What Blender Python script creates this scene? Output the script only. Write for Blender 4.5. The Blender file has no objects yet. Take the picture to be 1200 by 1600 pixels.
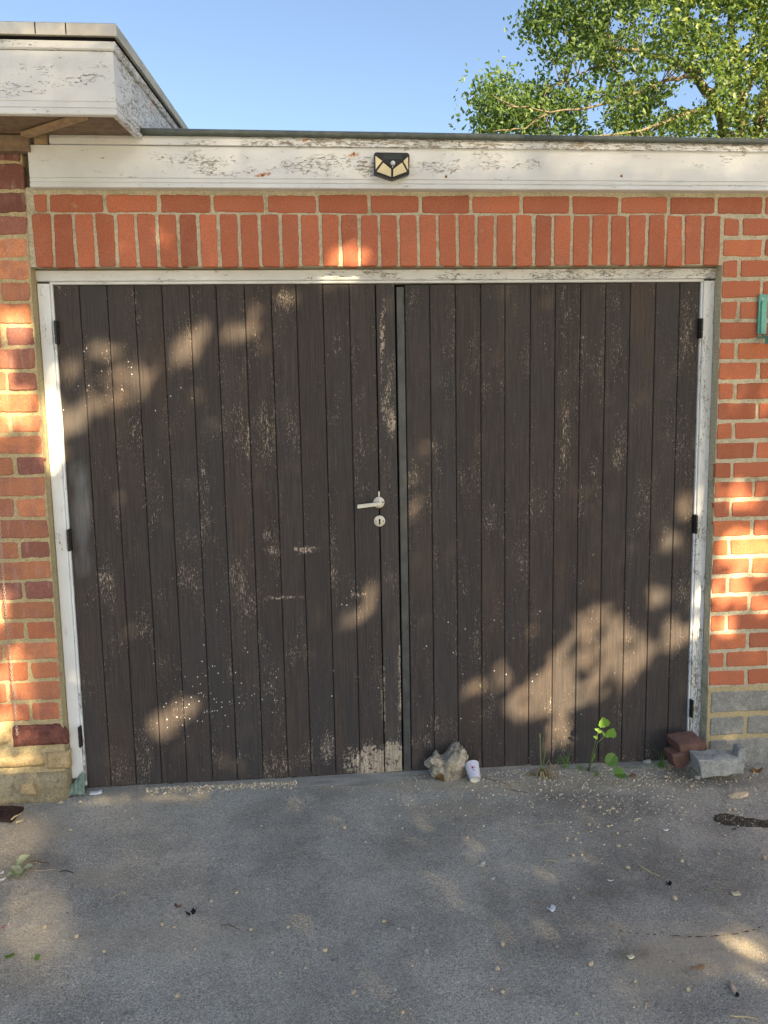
import bpy, bmesh, math, random
import numpy as np
from mathutils import Vector, Matrix, noise
random.seed(7); rng = np.random.default_rng(11)
sc = bpy.context.scene
R = math.radians

# ------------------------------------------------------------------ camera
CAM = np.array([1.11124, -3.48079, 1.71372])
YAW, PIT, ROLL, F = 0.0799965, 0.1223842, -0.0185104, 1202.0
fw = np.array([math.sin(YAW)*math.cos(PIT), math.cos(YAW)*math.cos(PIT), -math.sin(PIT)])
rt = np.array([math.cos(YAW), -math.sin(YAW), 0.0]); up = np.cross(rt, fw)
r2 = rt*math.cos(ROLL)+up*math.sin(ROLL); u2 = -rt*math.sin(ROLL)+up*math.cos(ROLL)
cd = bpy.data.cameras.new('camera'); cam = bpy.data.objects.new('camera', cd)
sc.collection.objects.link(cam)
M = Matrix.Identity(4)
for i in range(3):
    M[i][0], M[i][1], M[i][2], M[i][3] = r2[i], u2[i], -fw[i], CAM[i]
cam.matrix_world = M
cd.sensor_fit = 'HORIZONTAL'; cd.sensor_width = 36.0; cd.lens = 36.0*F/1200.0
cd.clip_start = 0.05; cd.clip_end = 500
sc.camera = cam
sc.render.resolution_x, sc.render.resolution_y = 768, 1024

# ------------------------------------------------------------------ light
SUN_EL, SUN_AZ = R(31.0), R(153.4)          # azimuth clockwise from +Y (the wall normal, away from the camera)
S = np.array([math.sin(SUN_AZ)*math.cos(SUN_EL), math.cos(SUN_AZ)*math.cos(SUN_EL), math.sin(SUN_EL)])
w = bpy.data.worlds.new("World"); sc.world = w; w.use_nodes = True
wn = w.node_tree; bg = wn.nodes['Background']
sky = wn.nodes.new('ShaderNodeTexSky'); sky.sky_type = 'NISHITA'; sky.sun_disc = False
sky.sun_elevation = SUN_EL; sky.sun_rotation = SUN_AZ; sky.altitude = 50; sky.air_density = 1.0; sky.dust_density = 1.8; sky.ozone_density = 1.0
wn.links.new(sky.outputs[0], bg.inputs[0]); bg.inputs[1].default_value = 0.055
sd = bpy.data.lights.new('sun', 'SUN'); sd.energy = 5.0; sd.angle = R(0.5); sd.color = (1.0, 0.76, 0.46)
so = bpy.data.objects.new('sun', sd); sc.collection.objects.link(so)
so.rotation_euler = Vector(tuple(S)).to_track_quat('Z', 'Y').to_euler(); so.location = (4, -8, 9)
sc.view_settings.view_transform = 'Standard'; sc.view_settings.look = 'None'
sc.view_settings.gamma = 1.0; sc.view_settings.use_curve_mapping = False
sc.view_settings.exposure = 2.27
try:
    sc.cycles.max_bounces = 6; sc.cycles.transparent_max_bounces = 4
except Exception: pass

# ------------------------------------------------------------------ helpers
def ray(x, y): return fw+(x-600)/F*r2-(y-800)/F*u2
def at(x, y, Y):
    d = ray(x, y); return CAM+d*((Y-CAM[1])/d[1])
def zg(x, y=0.0):                              # gentle fall of the drive towards the right
    t = min(max((x-1.4)/1.5, 0), 1); return -0.018*t*t*(3-2*t)
def gnd(x, y, z=None):
    d = ray(x, y); p = None; zz = 0.0
    for _ in range(3):
        p = CAM+d*((zz-CAM[2])/d[2]); zz = zg(p[0]) if z is None else z
    return p
def px(P):
    P = np.atleast_2d(np.asarray(P, float))-CAM; z = P@fw
    z = np.where(z < .05, .05, z)
    return 600+F*(P@r2)/z, 800-F*(P@u2)/z
def blobs(x, y, L):
    s = np.zeros_like(np.asarray(x, float))
    for b in L:
        cx, cy, rx, ry, a = b[:5]; ro = R(b[5]) if len(b) > 5 else 0.0
        dx, dy = x-cx, y-cy; c, n = math.cos(ro), math.sin(ro)
        u, v = (dx*c+dy*n)/rx, (-dx*n+dy*c)/ry
        s = s+a*np.clip(1.5*(1-(u*u+v*v)), 0, 1)
    return s

class MB:
    def __init__(s): s.v = []; s.f = []; s.at = {}
    def add(s, vs, fs):
        o = len(s.v); s.v += [tuple(map(float, p)) for p in vs]; s.f += [tuple(o+i for i in q) for q in fs]; return s
    def box(s, x0, x1, y0, y1, z0, z1):
        return s.add([(x0,y0,z0),(x1,y0,z0),(x1,y1,z0),(x0,y1,z0),(x0,y0,z1),(x1,y0,z1),(x1,y1,z1),(x0,y1,z1)],
                     [(0,3,2,1),(4,5,6,7),(0,1,5,4),(1,2,6,5),(2,3,7,6),(3,0,4,7)])
    def hexa(s, P):                            # 8 points, order of box
        return s.add(P, [(0,3,2,1),(4,5,6,7),(0,1,5,4),(1,2,6,5),(2,3,7,6),(3,0,4,7)])
    def prism(s, poly, y0, y1):                # poly in xz, front y0 < back y1, any winding
        a = sum(poly[i][0]*poly[(i+1) % len(poly)][1]-poly[(i+1) % len(poly)][0]*poly[i][1] for i in range(len(poly)))
        if a < 0: poly = poly[::-1]
        n = len(poly)
        return s.add([(p[0], y0, p[1]) for p in poly]+[(p[0], y1, p[1]) for p in poly],
                     [tuple(range(n)), tuple(range(2*n-1, n-1, -1))]+[((i+1) % n, i, n+i, n+(i+1) % n) for i in range(n)])
    def tube(s, pts, rad, n=6, cap=True):
        pts = [Vector(tuple(map(float, p))) for p in pts]
        if not hasattr(rad, '__len__'): rad = [rad]*len(pts)
        rings = []
        ref = Vector((0, 0, 1))
        for i, p in enumerate(pts):
            t = (pts[min(i+1, len(pts)-1)]-pts[max(i-1, 0)])
            if t.length < 1e-9: t = Vector((0, 0, 1))
            t.normalize()
            a = t.cross(ref)
            if a.length < .1: a = t.cross(Vector((1, 0, 0)))
            a.normalize(); b = t.cross(a)
            rings.append([p+(a*math.cos(2*math.pi*k/n)+b*math.sin(2*math.pi*k/n))*rad[i] for k in range(n)])
        vs = [v for r in rings for v in r]; fs = []
        for i in range(len(pts)-1):
            for k in range(n):
                fs.append((i*n+k, i*n+(k+1) % n, (i+1)*n+(k+1) % n, (i+1)*n+k))
        if cap: fs += [tuple(range(n))[::-1], tuple((len(pts)-1)*n+k for k in range(n))]
        return s.add(vs, fs)
    def lathe(s, prof, M4, n=24, close=True):   # prof (r, h) along local Z
        vs = []; fs = []
        for r, h in prof:
            for k in range(n):
                a = 2*math.pi*k/n; vs.append(M4 @ Vector((r*math.cos(a), r*math.sin(a), h)))
        for i in range(len(prof)-1):
            for k in range(n): fs.append((i*n+k, i*n+(k+1) % n, (i+1)*n+(k+1) % n, (i+1)*n+k))
        return s.add(vs, fs)
    def build(s, name, mat, parent=None, smooth=False, bevel=0, seg=2, attrs=None):
        me = bpy.data.meshes.new(name); me.from_pydata(s.v, [], s.f); me.update()
        if mat: me.materials.append(mat)
        for k, vals in (attrs or {}).items():
            a = me.attributes.new(k, 'FLOAT', 'POINT'); a.data.foreach_set('value', np.asarray(vals, dtype=np.float32))
        if smooth: me.polygons.foreach_set('use_smooth', [True]*len(me.polygons))
        o = bpy.data.objects.new(name, me); sc.collection.objects.link(o)
        if parent: o.parent = parent
        if bevel:
            m = o.modifiers.new('bevel', 'BEVEL'); m.width = bevel; m.segments = seg; m.limit_method = 'ANGLE'
        return o
def tag(o, label=None, cat=None, group=None, kind=None):
    if label: o['label'] = label
    if cat: o['category'] = cat
    if group: o['group'] = group
    if kind: o['kind'] = kind
    return o
def thing(name, label, cat, group=None):       # an Empty at the origin of the thing's parts
    o = bpy.data.objects.new(name, None); sc.collection.objects.link(o); o.empty_display_size = .05
    return tag(o, label, cat, group)

# ------------------------------------------------------------------ material helpers
class NT:
    def __init__(s, name):
        s.m = bpy.data.materials.new(name); s.m.use_nodes = True; s.t = s.m.node_tree
        s.b = s.t.nodes['Principled BSDF']; s.out = s.t.nodes['Material Output']
        s._g = None
    def n(s, t, **k):
        x = s.t.nodes.new(t)
        for a, b in k.items(): setattr(x, a, b)
        return x
    def l(s, a, b): s.t.links.new(a, b)
    def setv(s, sock, v):
        if isinstance(v, bpy.types.NodeSocket): s.l(v, sock)
        elif v is not None:
            if isinstance(v, tuple) and len(v) == 3 and sock.type == 'RGBA': v = (*v, 1)
            sock.default_value = v
    def geo(s):
        if not s._g: s._g = s.n('ShaderNodeTexCoord')
        return s._g.outputs['Object']
    def map(s, sc_=(1, 1, 1), loc=(0, 0, 0), src=None):
        x = s.n('ShaderNodeMapping'); s.l(src or s.geo(), x.inputs[0]); x.inputs['Scale'].default_value = sc_; x.inputs['Location'].default_value = loc
        return x.outputs[0]
    def noise(s, scale, det=3, rough=.5, vec=None, dist=0.0):
        x = s.n('ShaderNodeTexNoise'); s.l(vec or s.geo(), x.inputs['Vector'])
        x.inputs['Scale'].default_value = scale; x.inputs['Detail'].default_value = det; x.inputs['Roughness'].default_value = rough; x.inputs['Distortion'].default_value = dist
        return x.outputs['Fac']
    def vor(s, scale, feat='F1', vec=None, out='Distance', rnd=1.0):
        x = s.n('ShaderNodeTexVoronoi', feature=feat); s.l(vec or s.geo(), x.inputs['Vector']); x.inputs['Scale'].default_value = scale
        x.inputs['Randomness'].default_value = rnd
        return x.outputs[out]
    def math(s, op, a, b=None, c=None, clamp=False):
        x = s.n('ShaderNodeMath', operation=op); x.use_clamp = clamp
        for i, v in enumerate((a, b, c)):
            if v is not None: s.setv(x.inputs[i], v)
        return x.outputs[0]
    def ramp(s, v, lo, hi, a=0.0, b=1.0):
        x = s.n('ShaderNodeMapRange'); x.interpolation_type = 'SMOOTHSTEP'
        s.setv(x.inputs['Value'], v)
        for nme, q in (('From Min', lo), ('From Max', hi), ('To Min', a), ('To Max', b)): s.setv(x.inputs[nme], q)
        return x.outputs[0]
    def mix(s, f, a, b, mode='MIX'):
        x = s.n('ShaderNodeMix', data_type='RGBA', blend_type=mode); s.setv(x.inputs[0], f); s.setv(x.inputs[6], a); s.setv(x.inputs[7], b)
        return x.outputs[2]
    def attr(s, name):
        x = s.n('ShaderNodeAttribute', attribute_name=name); return x.outputs['Fac']
    def sep(s, v):
        x = s.n('ShaderNodeSeparateXYZ'); s.l(v, x.inputs[0]); return x.outputs
    def hsv(s, col, h=.5, sa=1., v=1.):
        x = s.n('ShaderNodeHueSaturation'); s.setv(x.inputs['Hue'], h); s.setv(x.inputs['Saturation'], sa); s.setv(x.inputs['Value'], v); s.setv(x.inputs['Color'], col)
        return x.outputs[0]
    def bump(s, h, dist=.002, st=1.0, prev=None):
        x = s.n('ShaderNodeBump'); x.inputs['Distance'].default_value = dist; x.inputs['Strength'].default_value = st; s.l(h, x.inputs['Height'])
        if prev: s.l(prev, x.inputs['Normal'])
        return x.outputs[0]
    def fin(s, col=None, rough=.7, spec=.3, nrm=None, metal=0.0):
        s.setv(s.b.inputs['Base Color'], col); s.setv(s.b.inputs['Roughness'], rough)
        s.b.inputs['Specular IOR Level'].default_value = spec; s.setv(s.b.inputs['Metallic'], metal)
        if nrm: s.l(nrm, s.b.inputs['Normal'])
        return s.m

def simple(name, col, rough=.7, spec=.3, metal=0.0, vary=.25, sc_=30, bump=.0008):
    t = NT(name); nz = t.noise(sc_, 5, .6); c = t.hsv(col, .5, 1., t.ramp(nz, .25, .75, 1-vary, 1+vary))
    return t.fin(c, rough, spec, t.bump(t.noise(sc_*6, 4, .7), bump), metal)

def mat_brick(name, cols, rough=.85, streak=.0):
    t = NT(name); tint = t.attr('tint'); hv = t.attr('shade')
    c = t.mix(t.ramp(tint, .0, .55), cols[0], cols[1]); c = t.mix(t.ramp(tint, .6, 1.), c, cols[2])
    c = t.hsv(c, .5, 1., hv)
    big = t.noise(9, 4, .6); c = t.mix(t.ramp(big, .45, .7, 0, .6), c, cols[3])
    fine = t.noise(160, 3, .7); c = t.hsv(c, .5, 1., t.ramp(fine, .3, .7, .80, 1.18))
    pits = t.ramp(t.vor(95), .0, .13, 1, 0); pm = t.math('MULTIPLY', pits, t.ramp(t.noise(22, 2), .52, .6))
    c = t.mix(t.math('MULTIPLY', pm, .75), c, (.06, .03, .02))
    wh = t.math('MULTIPLY', t.ramp(t.vor(60, vec=t.map((1, 1, 1), (3, 2, 1))), .0, .1, 1, 0), t.ramp(t.noise(14, 2, vec=t.map((1, 1, 1), (5, 1, 2))), .56, .62))
    c = t.mix(t.math('MULTIPLY', wh, .6), c, (.6, .5, .4))
    if streak:
        st = t.ramp(t.noise(6, 4, .6, vec=t.map((7, 1, 1.2))), .52, .72, 0, streak); c = t.mix(st, c, (.42, .30, .28))
    c = t.mix(t.ramp(t.noise(17, 5, .75, vec=t.map((1, 1, 1), (2, 9, 5))), .60, .74, 0, .45), c, (.42, .36, .26))
    soot = t.ramp(t.noise(3.2, 3, .6, vec=t.map((1, 1, 1), (9, 4, 2))), .5, .8, 0, .35); c = t.mix(soot, c, t.hsv(c, .5, .8, .5))
    h = t.math('ADD', t.noise(70, 5, .7), t.math('MULTIPLY', pm, -1.2))
    return t.fin(c, rough, .25, t.bump(h, .0025, .8))

def mat_mortar(name, col, dark=(.16, .16, .09)):
    t = NT(name); c = t.hsv(col, .5, 1., t.ramp(t.noise(120, 4, .7), .25, .75, .7, 1.25))
    c = t.mix(t.ramp(t.noise(7, 4, .7), .5, .72, 0, .65), c, dark)
    c = t.mix(t.ramp(t.vor(150), 0, .2, .6, 0), c, (.5, .45, .33))
    return t.fin(c, .95, .15, t.bump(t.noise(150, 5, .8), .004, 1.))

def mat_paint(name, col=(.62, .65, .67), crack=.0, vertical=False, dirt=.18):
    """weathered white gloss paint: crazing and flakes where the attribute 'wear' is high"""
    t = NT(name); wear = t.attr('wear')
    s1 = (1.0, 1, 3.2) if not vertical else (3.2, 1, 1.0)
    mp = t.map(s1); d = t.n('ShaderNodeVectorMath', operation='ADD')
    wob = t.n('ShaderNodeTexNoise'); t.l(mp, wob.inputs['Vector']); wob.inputs['Scale'].default_value = 22
    t.l(mp, d.inputs[0]); sc2 = t.n('ShaderNodeVectorMath', operation='SCALE'); t.l(wob.outputs['Color'], sc2.inputs[0]); sc2.inputs['Scale'].default_value = .05; t.l(sc2.outputs[0], d.inputs[1])
    e = t.vor(26, 'DISTANCE_TO_EDGE', vec=d.outputs[0])
    area = t.math('ADD', t.noise(7, 4, .65, vec=t.map(s1, (3, 0, 1))), t.math('MULTIPLY', wear, .3))
    lines = t.math('MULTIPLY', t.ramp(e, .0, .07, 1, 0), t.ramp(area, .60, .70))
    lines = t.math('MULTIPLY', lines, t.ramp(t.noise(30, 3, .6, vec=t.map(s1)), .42, .55))
    fl = t.ramp(t.math('ADD', t.noise(55, 4, .75, vec=t.map((.55, 1, 1.9) if not vertical else (1.9, 1, .55))), t.math('MULTIPLY', area, .45)), .905, .935)
    c = t.hsv(col, .5, 1., t.ramp(t.noise(2.5, 4, .6), .3, .7, .92, 1.05))
    c = t.mix(t.ramp(t.noise(5, 5, .7, vec=t.map((2.5, 1, .8), (1, 5, 2))), .48, .78, 0, dirt), c, (.42, .38, .29))
    c = t.mix(t.math('MULTIPLY', lines, .85), c, (.10, .095, .075))
    c = t.mix(fl, c, t.mix(t.noise(90, 3, .6), (.20, .17, .13), (.36, .32, .26)))
    rs = t.attr('rust'); c = t.mix(t.ramp(t.math('MULTIPLY', rs, t.ramp(t.noise(60, 4, .7), .3, .6)), .15, .6, 0, .85), c, (.42, .16, .05))
    h = t.math('SUBTRACT', t.math('MULTIPLY', t.noise(8, 4, .6, vec=t.map((1, 1, 14) if not vertical else (14, 1, 1))), .4), t.math('MULTIPLY', t.math('MAXIMUM', lines, fl), .8))
    return t.fin(c, .5, .35, t.bump(h, .0022, .9))

def mat_door():
    t = NT('dark_stained_boards'); wear = t.attr('wear'); rn = t.attr('plank'); spl = t.attr('splat'); ch = t.attr('chalk')
    g = t.geo(); off = t.n('ShaderNodeCombineXYZ'); t.l(t.math('MULTIPLY', rn, 31.7), off.inputs[1]); t.l(t.math('MULTIPLY', rn, 7.3), off.inputs[2])
    va = t.n('ShaderNodeVectorMath', operation='ADD'); t.l(g, va.inputs[0]); t.l(off.outputs[0], va.inputs[1]); V = va.outputs[0]
    grain = t.noise(1, 5, .65, vec=t.map((170, 1, 5), src=V)); grain2 = t.noise(1, 4, .6, vec=t.map((420, 1, 22), src=V))
    c = t.mix(t.ramp(grain, .3, .7), (.042, .0385, .039), (.070, .060, .056))
    c = t.hsv(c, .5, 1., t.ramp(rn, 0, 1, .95, 1.05))
    c = t.mix(t.ramp(t.noise(1, 4, .6, vec=t.map((3, 1, 1.3), src=V)), .42, .68, 0, .4), c, (.050, .053, .057))
    c = t.mix(t.ramp(t.noise(1, 4, .6, vec=t.map((5, 1, 1.1), (4, 2, 9), src=V)), .5, .72, 0, .35), c, (.092, .066, .052))
    c = t.hsv(c, .5, 1., t.ramp(grain2, .3, .7, .90, 1.10))
    c = t.mix(t.math('MULTIPLY', ch, t.ramp(grain, .2, .8, .35, .75)), c, (.19, .20, .21))
    # flaked varnish: small vertical flecks of bare pale wood
    f1 = t.noise(1, 3, .72, vec=t.map((210, 1, 46), src=V)); f2 = t.noise(1, 3, .7, vec=t.map((330, 1, 85), (3, 1, 2), src=V))
    cl = t.noise(1, 3, .6, vec=t.map((9, 1, 3.2), (1, 7, 3), src=V))
    lvl = t.math('ADD', t.math('MULTIPLY', t.math('MINIMUM', wear, 1.1), .085), t.math('MULTIPLY', t.math('SUBTRACT', cl, .5), .45))
    fl = t.ramp(t.math('ADD', f1, lvl), .70, .73)
    fb = t.ramp(t.math('ADD', f2, lvl), .685, .72, 0, .75)
    f3 = t.ramp(t.math('ADD', t.noise(70, 5, .75), t.math('MULTIPLY', t.math('SUBTRACT', wear, 1.0), .085)), .58, .60)
    f3 = t.math('MULTIPLY', f3, t.ramp(wear, 1.2, 1.8)); flk = t.math('MAXIMUM', t.math('MAXIMUM', fl, fb), f3)
    bare = t.mix(t.ramp(t.noise(1, 4, .6, vec=t.map((210, 1, 9), src=V)), .3, .7), (.27, .215, .16), (.60, .53, .43))
    bare = t.mix(t.ramp(grain2, .35, .6), t.hsv(bare, .5, 1, .75), bare)
    c = t.mix(t.math('MULTIPLY', flk, .92), c, bare)
    sd_ = t.vor(85, vec=t.map((1, 1, .8))); sc_ = t.n('ShaderNodeTexVoronoi'); t.l(t.map((1, 1, .8)), sc_.inputs['Vector']); sc_.inputs['Scale'].default_value = 85
    pick = t.ramp(t.math('ADD', t.sep(sc_.outputs['Color'])[0], t.math('MULTIPLY', spl, .35)), .998, 1.006)
    dot = t.math('MULTIPLY', t.ramp(sd_, .16, .24, 1, 0), pick); c = t.mix(dot, c, (.72, .74, .76))
    h = t.math('ADD', t.math('MULTIPLY', grain, .5), t.math('MULTIPLY', grain2, .35)); h = t.math('SUBTRACT', h, t.math('MULTIPLY', flk, .5))
    return t.fin(c, .75, .10, t.bump(h, .0014, .9))

def mat_ground():
    t = NT('worn_asphalt'); dust_and_sun = t.attr('dust_and_sun'); dk = t.attr('damp'); oil = t.attr('oil'); conc = t.attr('concrete')
    v = t.n('ShaderNodeTexVoronoi'); t.l(t.geo(), v.inputs['Vector']); v.inputs['Scale'].default_value = 270
    cell = t.sep(v.outputs['Color'])
    v2 = t.n('ShaderNodeTexVoronoi'); t.l(t.geo(), v2.inputs['Vector']); v2.inputs['Scale'].default_value = 105
    cell2 = t.sep(v2.outputs['Color'])
    c = t.mix(t.ramp(cell[0], 0, 1), (.29, .288, .25), (.46, .455, .40))
    c = t.mix(t.ramp(cell[1], .86, .95, 0, .85), c, (.60, .56, .46))
    c = t.mix(t.math('MULTIPLY', t.ramp(cell2[0], .93, .96), t.ramp(v2.outputs['Distance'], .25, .45, 1, 0)), c, (.55, .51, .42))
    c = t.mix(t.ramp(cell[2], .9, .97, 0, .8), c, (.15, .147, .135))
    big = t.noise(2.2, 5, .65); c = t.hsv(c, .5, 1., t.ramp(big, .3, .7, .78, 1.22))
    du = t.math('ADD', dust_and_sun, t.ramp(t.noise(1.6, 5, .7, vec=t.map((1, 1, 1), (4, 7, 0))), .5, .8, 0, .45))
    dm = t.math('MULTIPLY', du, t.ramp(t.noise(95, 4, .75), .32, .62))
    c = t.mix(t.math('MULTIPLY', dm, .8, clamp=True), c, t.mix(t.noise(60, 3, .7), (.38, .33, .24), (.56, .49, .36)))
    c = t.mix(t.math('MULTIPLY', dk, t.ramp(t.noise(14, 4, .7), .25, .6, .3, .7), clamp=True), c, t.hsv(c, .5, 1, .50))
    om = t.ramp(t.math('ADD', oil, t.math('MULTIPLY', t.math('SUBTRACT', t.noise(45, 6, .8), .5), 1.1)), .38, .66)
    c = t.mix(t.math('MULTIPLY', om, t.ramp(cell[1], .93, .96, .95, .3)), c, (.018, .016, .012))
    cm = t.ramp(t.math('ADD', conc, t.math('MULTIPLY', t.math('SUBTRACT', t.noise(25, 5, .7), .5), .6)), .42, .6)
    cc = t.mix(t.noise(40, 5, .7), (.27, .265, .23), (.50, .49, .44)); cc = t.hsv(cc, .5, 1, t.ramp(t.noise(6, 3, vec=t.map((1, 5, 1))), .3, .7, .8, 1.15))
    c = t.mix(cm, c, cc)
    ms = t.math('MULTIPLY', t.ramp(t.noise(9, 4, .7, vec=t.map((1, 1, 1), (8, 3, 0))), .60, .75), .5); c = t.mix(ms, c, (.07, .085, .035))
    h = t.math('ADD', t.ramp(v.outputs['Distance'], 0, .8, 1, 0), t.math('MULTIPLY', t.noise(40, 5, .7), 1.1))
    rg = t.math('SUBTRACT', .92, t.math('MULTIPLY', om, .50))
    return t.fin(c, rg, .3, t.bump(h, .004, .9))

def mat_stone(name, c0, c1, c2, scale=14, rough=.9, bump=.006, stain=None):
    t = NT(name); c = t.mix(t.ramp(t.noise(scale, 6, .7), .3, .7), c0, c1)
    c = t.mix(t.ramp(t.noise(scale*2.7, 5, .75, vec=t.map((1, 1, 1), (3, 3, 3))), .5, .7, 0, .8), c, c2)
    c = t.hsv(c, .5, 1, t.ramp(t.noise(scale*14, 3, .7), .25, .75, .75, 1.2))
    if stain: c = t.mix(t.ramp(t.math('ADD', t.attr('stain'), t.math('MULTIPLY', t.math('SUBTRACT', t.noise(40, 5, .7), .5), .9)), .45, .7, 0, .9), c, stain)
    h = t.math('ADD', t.noise(scale*2, 6, .75), t.math('MULTIPLY', t.ramp(t.vor(scale*6), 0, .5), .35))
    return t.fin(c, rough, .2, t.bump(h, bump, .9))

def mat_leaf(name, c0, c1, tr=.35, c2=None):
    t = NT(name); a = t.attr('tint'); c = t.mix(a, c0, c1)
    if c2: c = t.mix(t.ramp(a, .8, 1.), c, c2)
    d = t.n('ShaderNodeBsdfTranslucent'); t.l(t.hsv(c, .49, 1.1, 1.7), d.inputs['Color'])
    t.fin(c, .5, .35); mx = t.n('ShaderNodeMixShader'); mx.inputs[0].default_value = tr
    t.l(t.b.outputs[0], mx.inputs[1]); t.l(d.outputs[0], mx.inputs[2]); t.l(mx.outputs[0], t.out.inputs['Surface'])
    return t.m

def mat_bark(name, c0, c1):
    t = NT(name); n1 = t.noise(8, 5, .7, vec=t.map((3, 3, .6))); c = t.mix(t.ramp(n1, .3, .7), c0, c1)
    c = t.mix(t.ramp(t.noise(5, 4, .7), .5, .7, 0, .5), c, (.12, .14, .06))
    return t.fin(c, .9, .2, t.bump(n1, .01, 1.))

m_brick = mat_brick('red_facing_brick', [(.34, .112, .062), (.41, .135, .072), (.48, .165, .075), (.36, .14, .085)])
m_old = mat_brick('old_stock_brick', [(.40, .145, .075), (.50, .215, .11), (.23, .10, .082), (.24, .115, .095)], .9, .35)
m_mortar = mat_mortar('grey_mortar', (.48, .445, .33))
m_mortar2 = mat_mortar('sandy_mortar', (.44, .37, .22), (.26, .24, .15))
m_plinth = mat_stone('grey_engineering_brick', (.175, .18, .172), (.28, .285, .27), (.36, .355, .33), 11, .75, .003)
m_fascia = mat_paint('flaking_white_paint')
m_frame = mat_paint('white_frame_paint', (.68, .72, .75), vertical=True, dirt=.15)
m_door = mat_door()
m_ground = mat_ground()
m_lead = simple('grey_roof_edge_felt', (.085, .105, .10), .6, .4)
m_flash = simple('weathered_edge_metal', (.50, .48, .42), .45, .5, .35, .2, 8, .0005)
m_soffit = simple('bare_brown_soffit_boards', (.19, .14, .10), .8)
m_batten = simple('pale_brown_batten', (.30, .22, .14), .8)
m_black = simple('black_iron', (.012, .012, .013), .5, .5, 0, .3, 60)
m_dark = simple('dark_gap', (.008, .008, .008), .9, .1)
m_alu = simple('painted_cream_metal', (.58, .56, .48), .4, .5, .0, .12, 120, .0003)
m_strip = simple('dark_green_grey_strip', (.054, .060, .061), .45, .45, 0, .3, 20)
m_roof = simple('mineral_roof_felt', (.10, .11, .10), .95)
m_green = simple('green_painted_steel', (.10, .36, .30), .4, .5, 0, .2, 40)
m_plastic = simple('black_plastic', (.012, .015, .022), .3, .5, 0, .1)
m_solar = simple('solar_cell_glass', (.05, .06, .065), .12, .6, 0, .5, 240, .0)

# ------------------------------------------------------------------ ground
GD = [(60,1290,60,26,.5),(150,1372,45,22,.5),(60,1412,60,30,.5),(90,1470,130,40,.35),(1080,1495,120,42,1.3),(1170,1480,90,45,.6),(1020,1530,90,40,.4),  # real dust, and on the left sunlit asphalt put into the same pale colour
      (700,1265,90,16,.5),(230,1245,110,12,.6),(860,1225,230,16,.45),(1100,1225,120,22,.5),(40,1330,90,70,.3),(300,1470,160,40,.25),(1060,1450,160,14,.35),(650,1228,240,10,.5)]
GK = [(985,1330,95,95,.7),(1130,1365,80,55,.8),(780,1420,26,90,.55,-14),(900,1260,170,26,.6),(520,1480,120,90,.25),(1000,1400,230,60,.5),(985,1490,38,14,.8),(60,1345,60,18,.6),(450,1330,60,70,.25),
      (300,1420,30,20,.2),(1120,1220,110,14,.8),(880,1480,60,30,.4),(600,1330,60,50,.2),(1060,1575,110,25,.45)]
GO = [(1135,1280,26,11,1.1,8),(1160,1284,40,9,1.0,6),(1195,1287,50,7,1.0,4),(1148,1295,10,5,.7)]
xs = np.concatenate([-60*np.linspace(1, 0, 14)[:-1]**2-1.5, np.arange(-1.5, 4.3, .022), 4.3+60*np.linspace(0, 1, 14)[1:]**2])
ys = np.concatenate([-60*np.linspace(1, 0, 14)[:-1]**2-2.1, np.arange(-2.1, .14, .02), .14+60*np.linspace(0, 1, 14)[1:]**2])
G = MB(); gv = []
for y in ys:
    for x in xs:
        near = -1.6 < x < 4.4 and -2.3 < y < .2
        z = zg(x)+(.006*noise.noise((x*1.7, y*1.7, 0))+.0025*noise.noise((x*9, y*9, 3)) if near else 0)
        gv.append((x, y, z))
nx = len(xs)
G.v = gv; G.f = [(j*nx+i, j*nx+i+1, (j+1)*nx+i+1, (j+1)*nx+i) for j in range(len(ys)-1) for i in range(nx-1)]
ga = np.array(gv); gx, gy = px(ga)
ok = (ga[:, 1] > -2.3) & (np.abs(ga[:, 0]-1.3) < 3.2)
conc = np.where(ok & (ga[:, 1] > -.035+.01*np.sin(ga[:, 0]*9)) & (ga[:, 0] > .55) & (ga[:, 0] < 2.9), np.clip((ga[:, 0]-.55)*2, 0, 1)*np.where(ga[:, 0] > 1.75, .62, 1.), 0)
go = G.build('ground', m_ground, None, True, attrs={'dust_and_sun': np.clip(1.4*blobs(gx, gy, GD)*ok, 0, 1.3), 'damp': np.clip(blobs(gx, gy, GK)*ok, 0, 1), 'oil': blobs(gx, gy, GO)*ok, 'concrete': conc})
tag(go, kind='structure')

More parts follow.
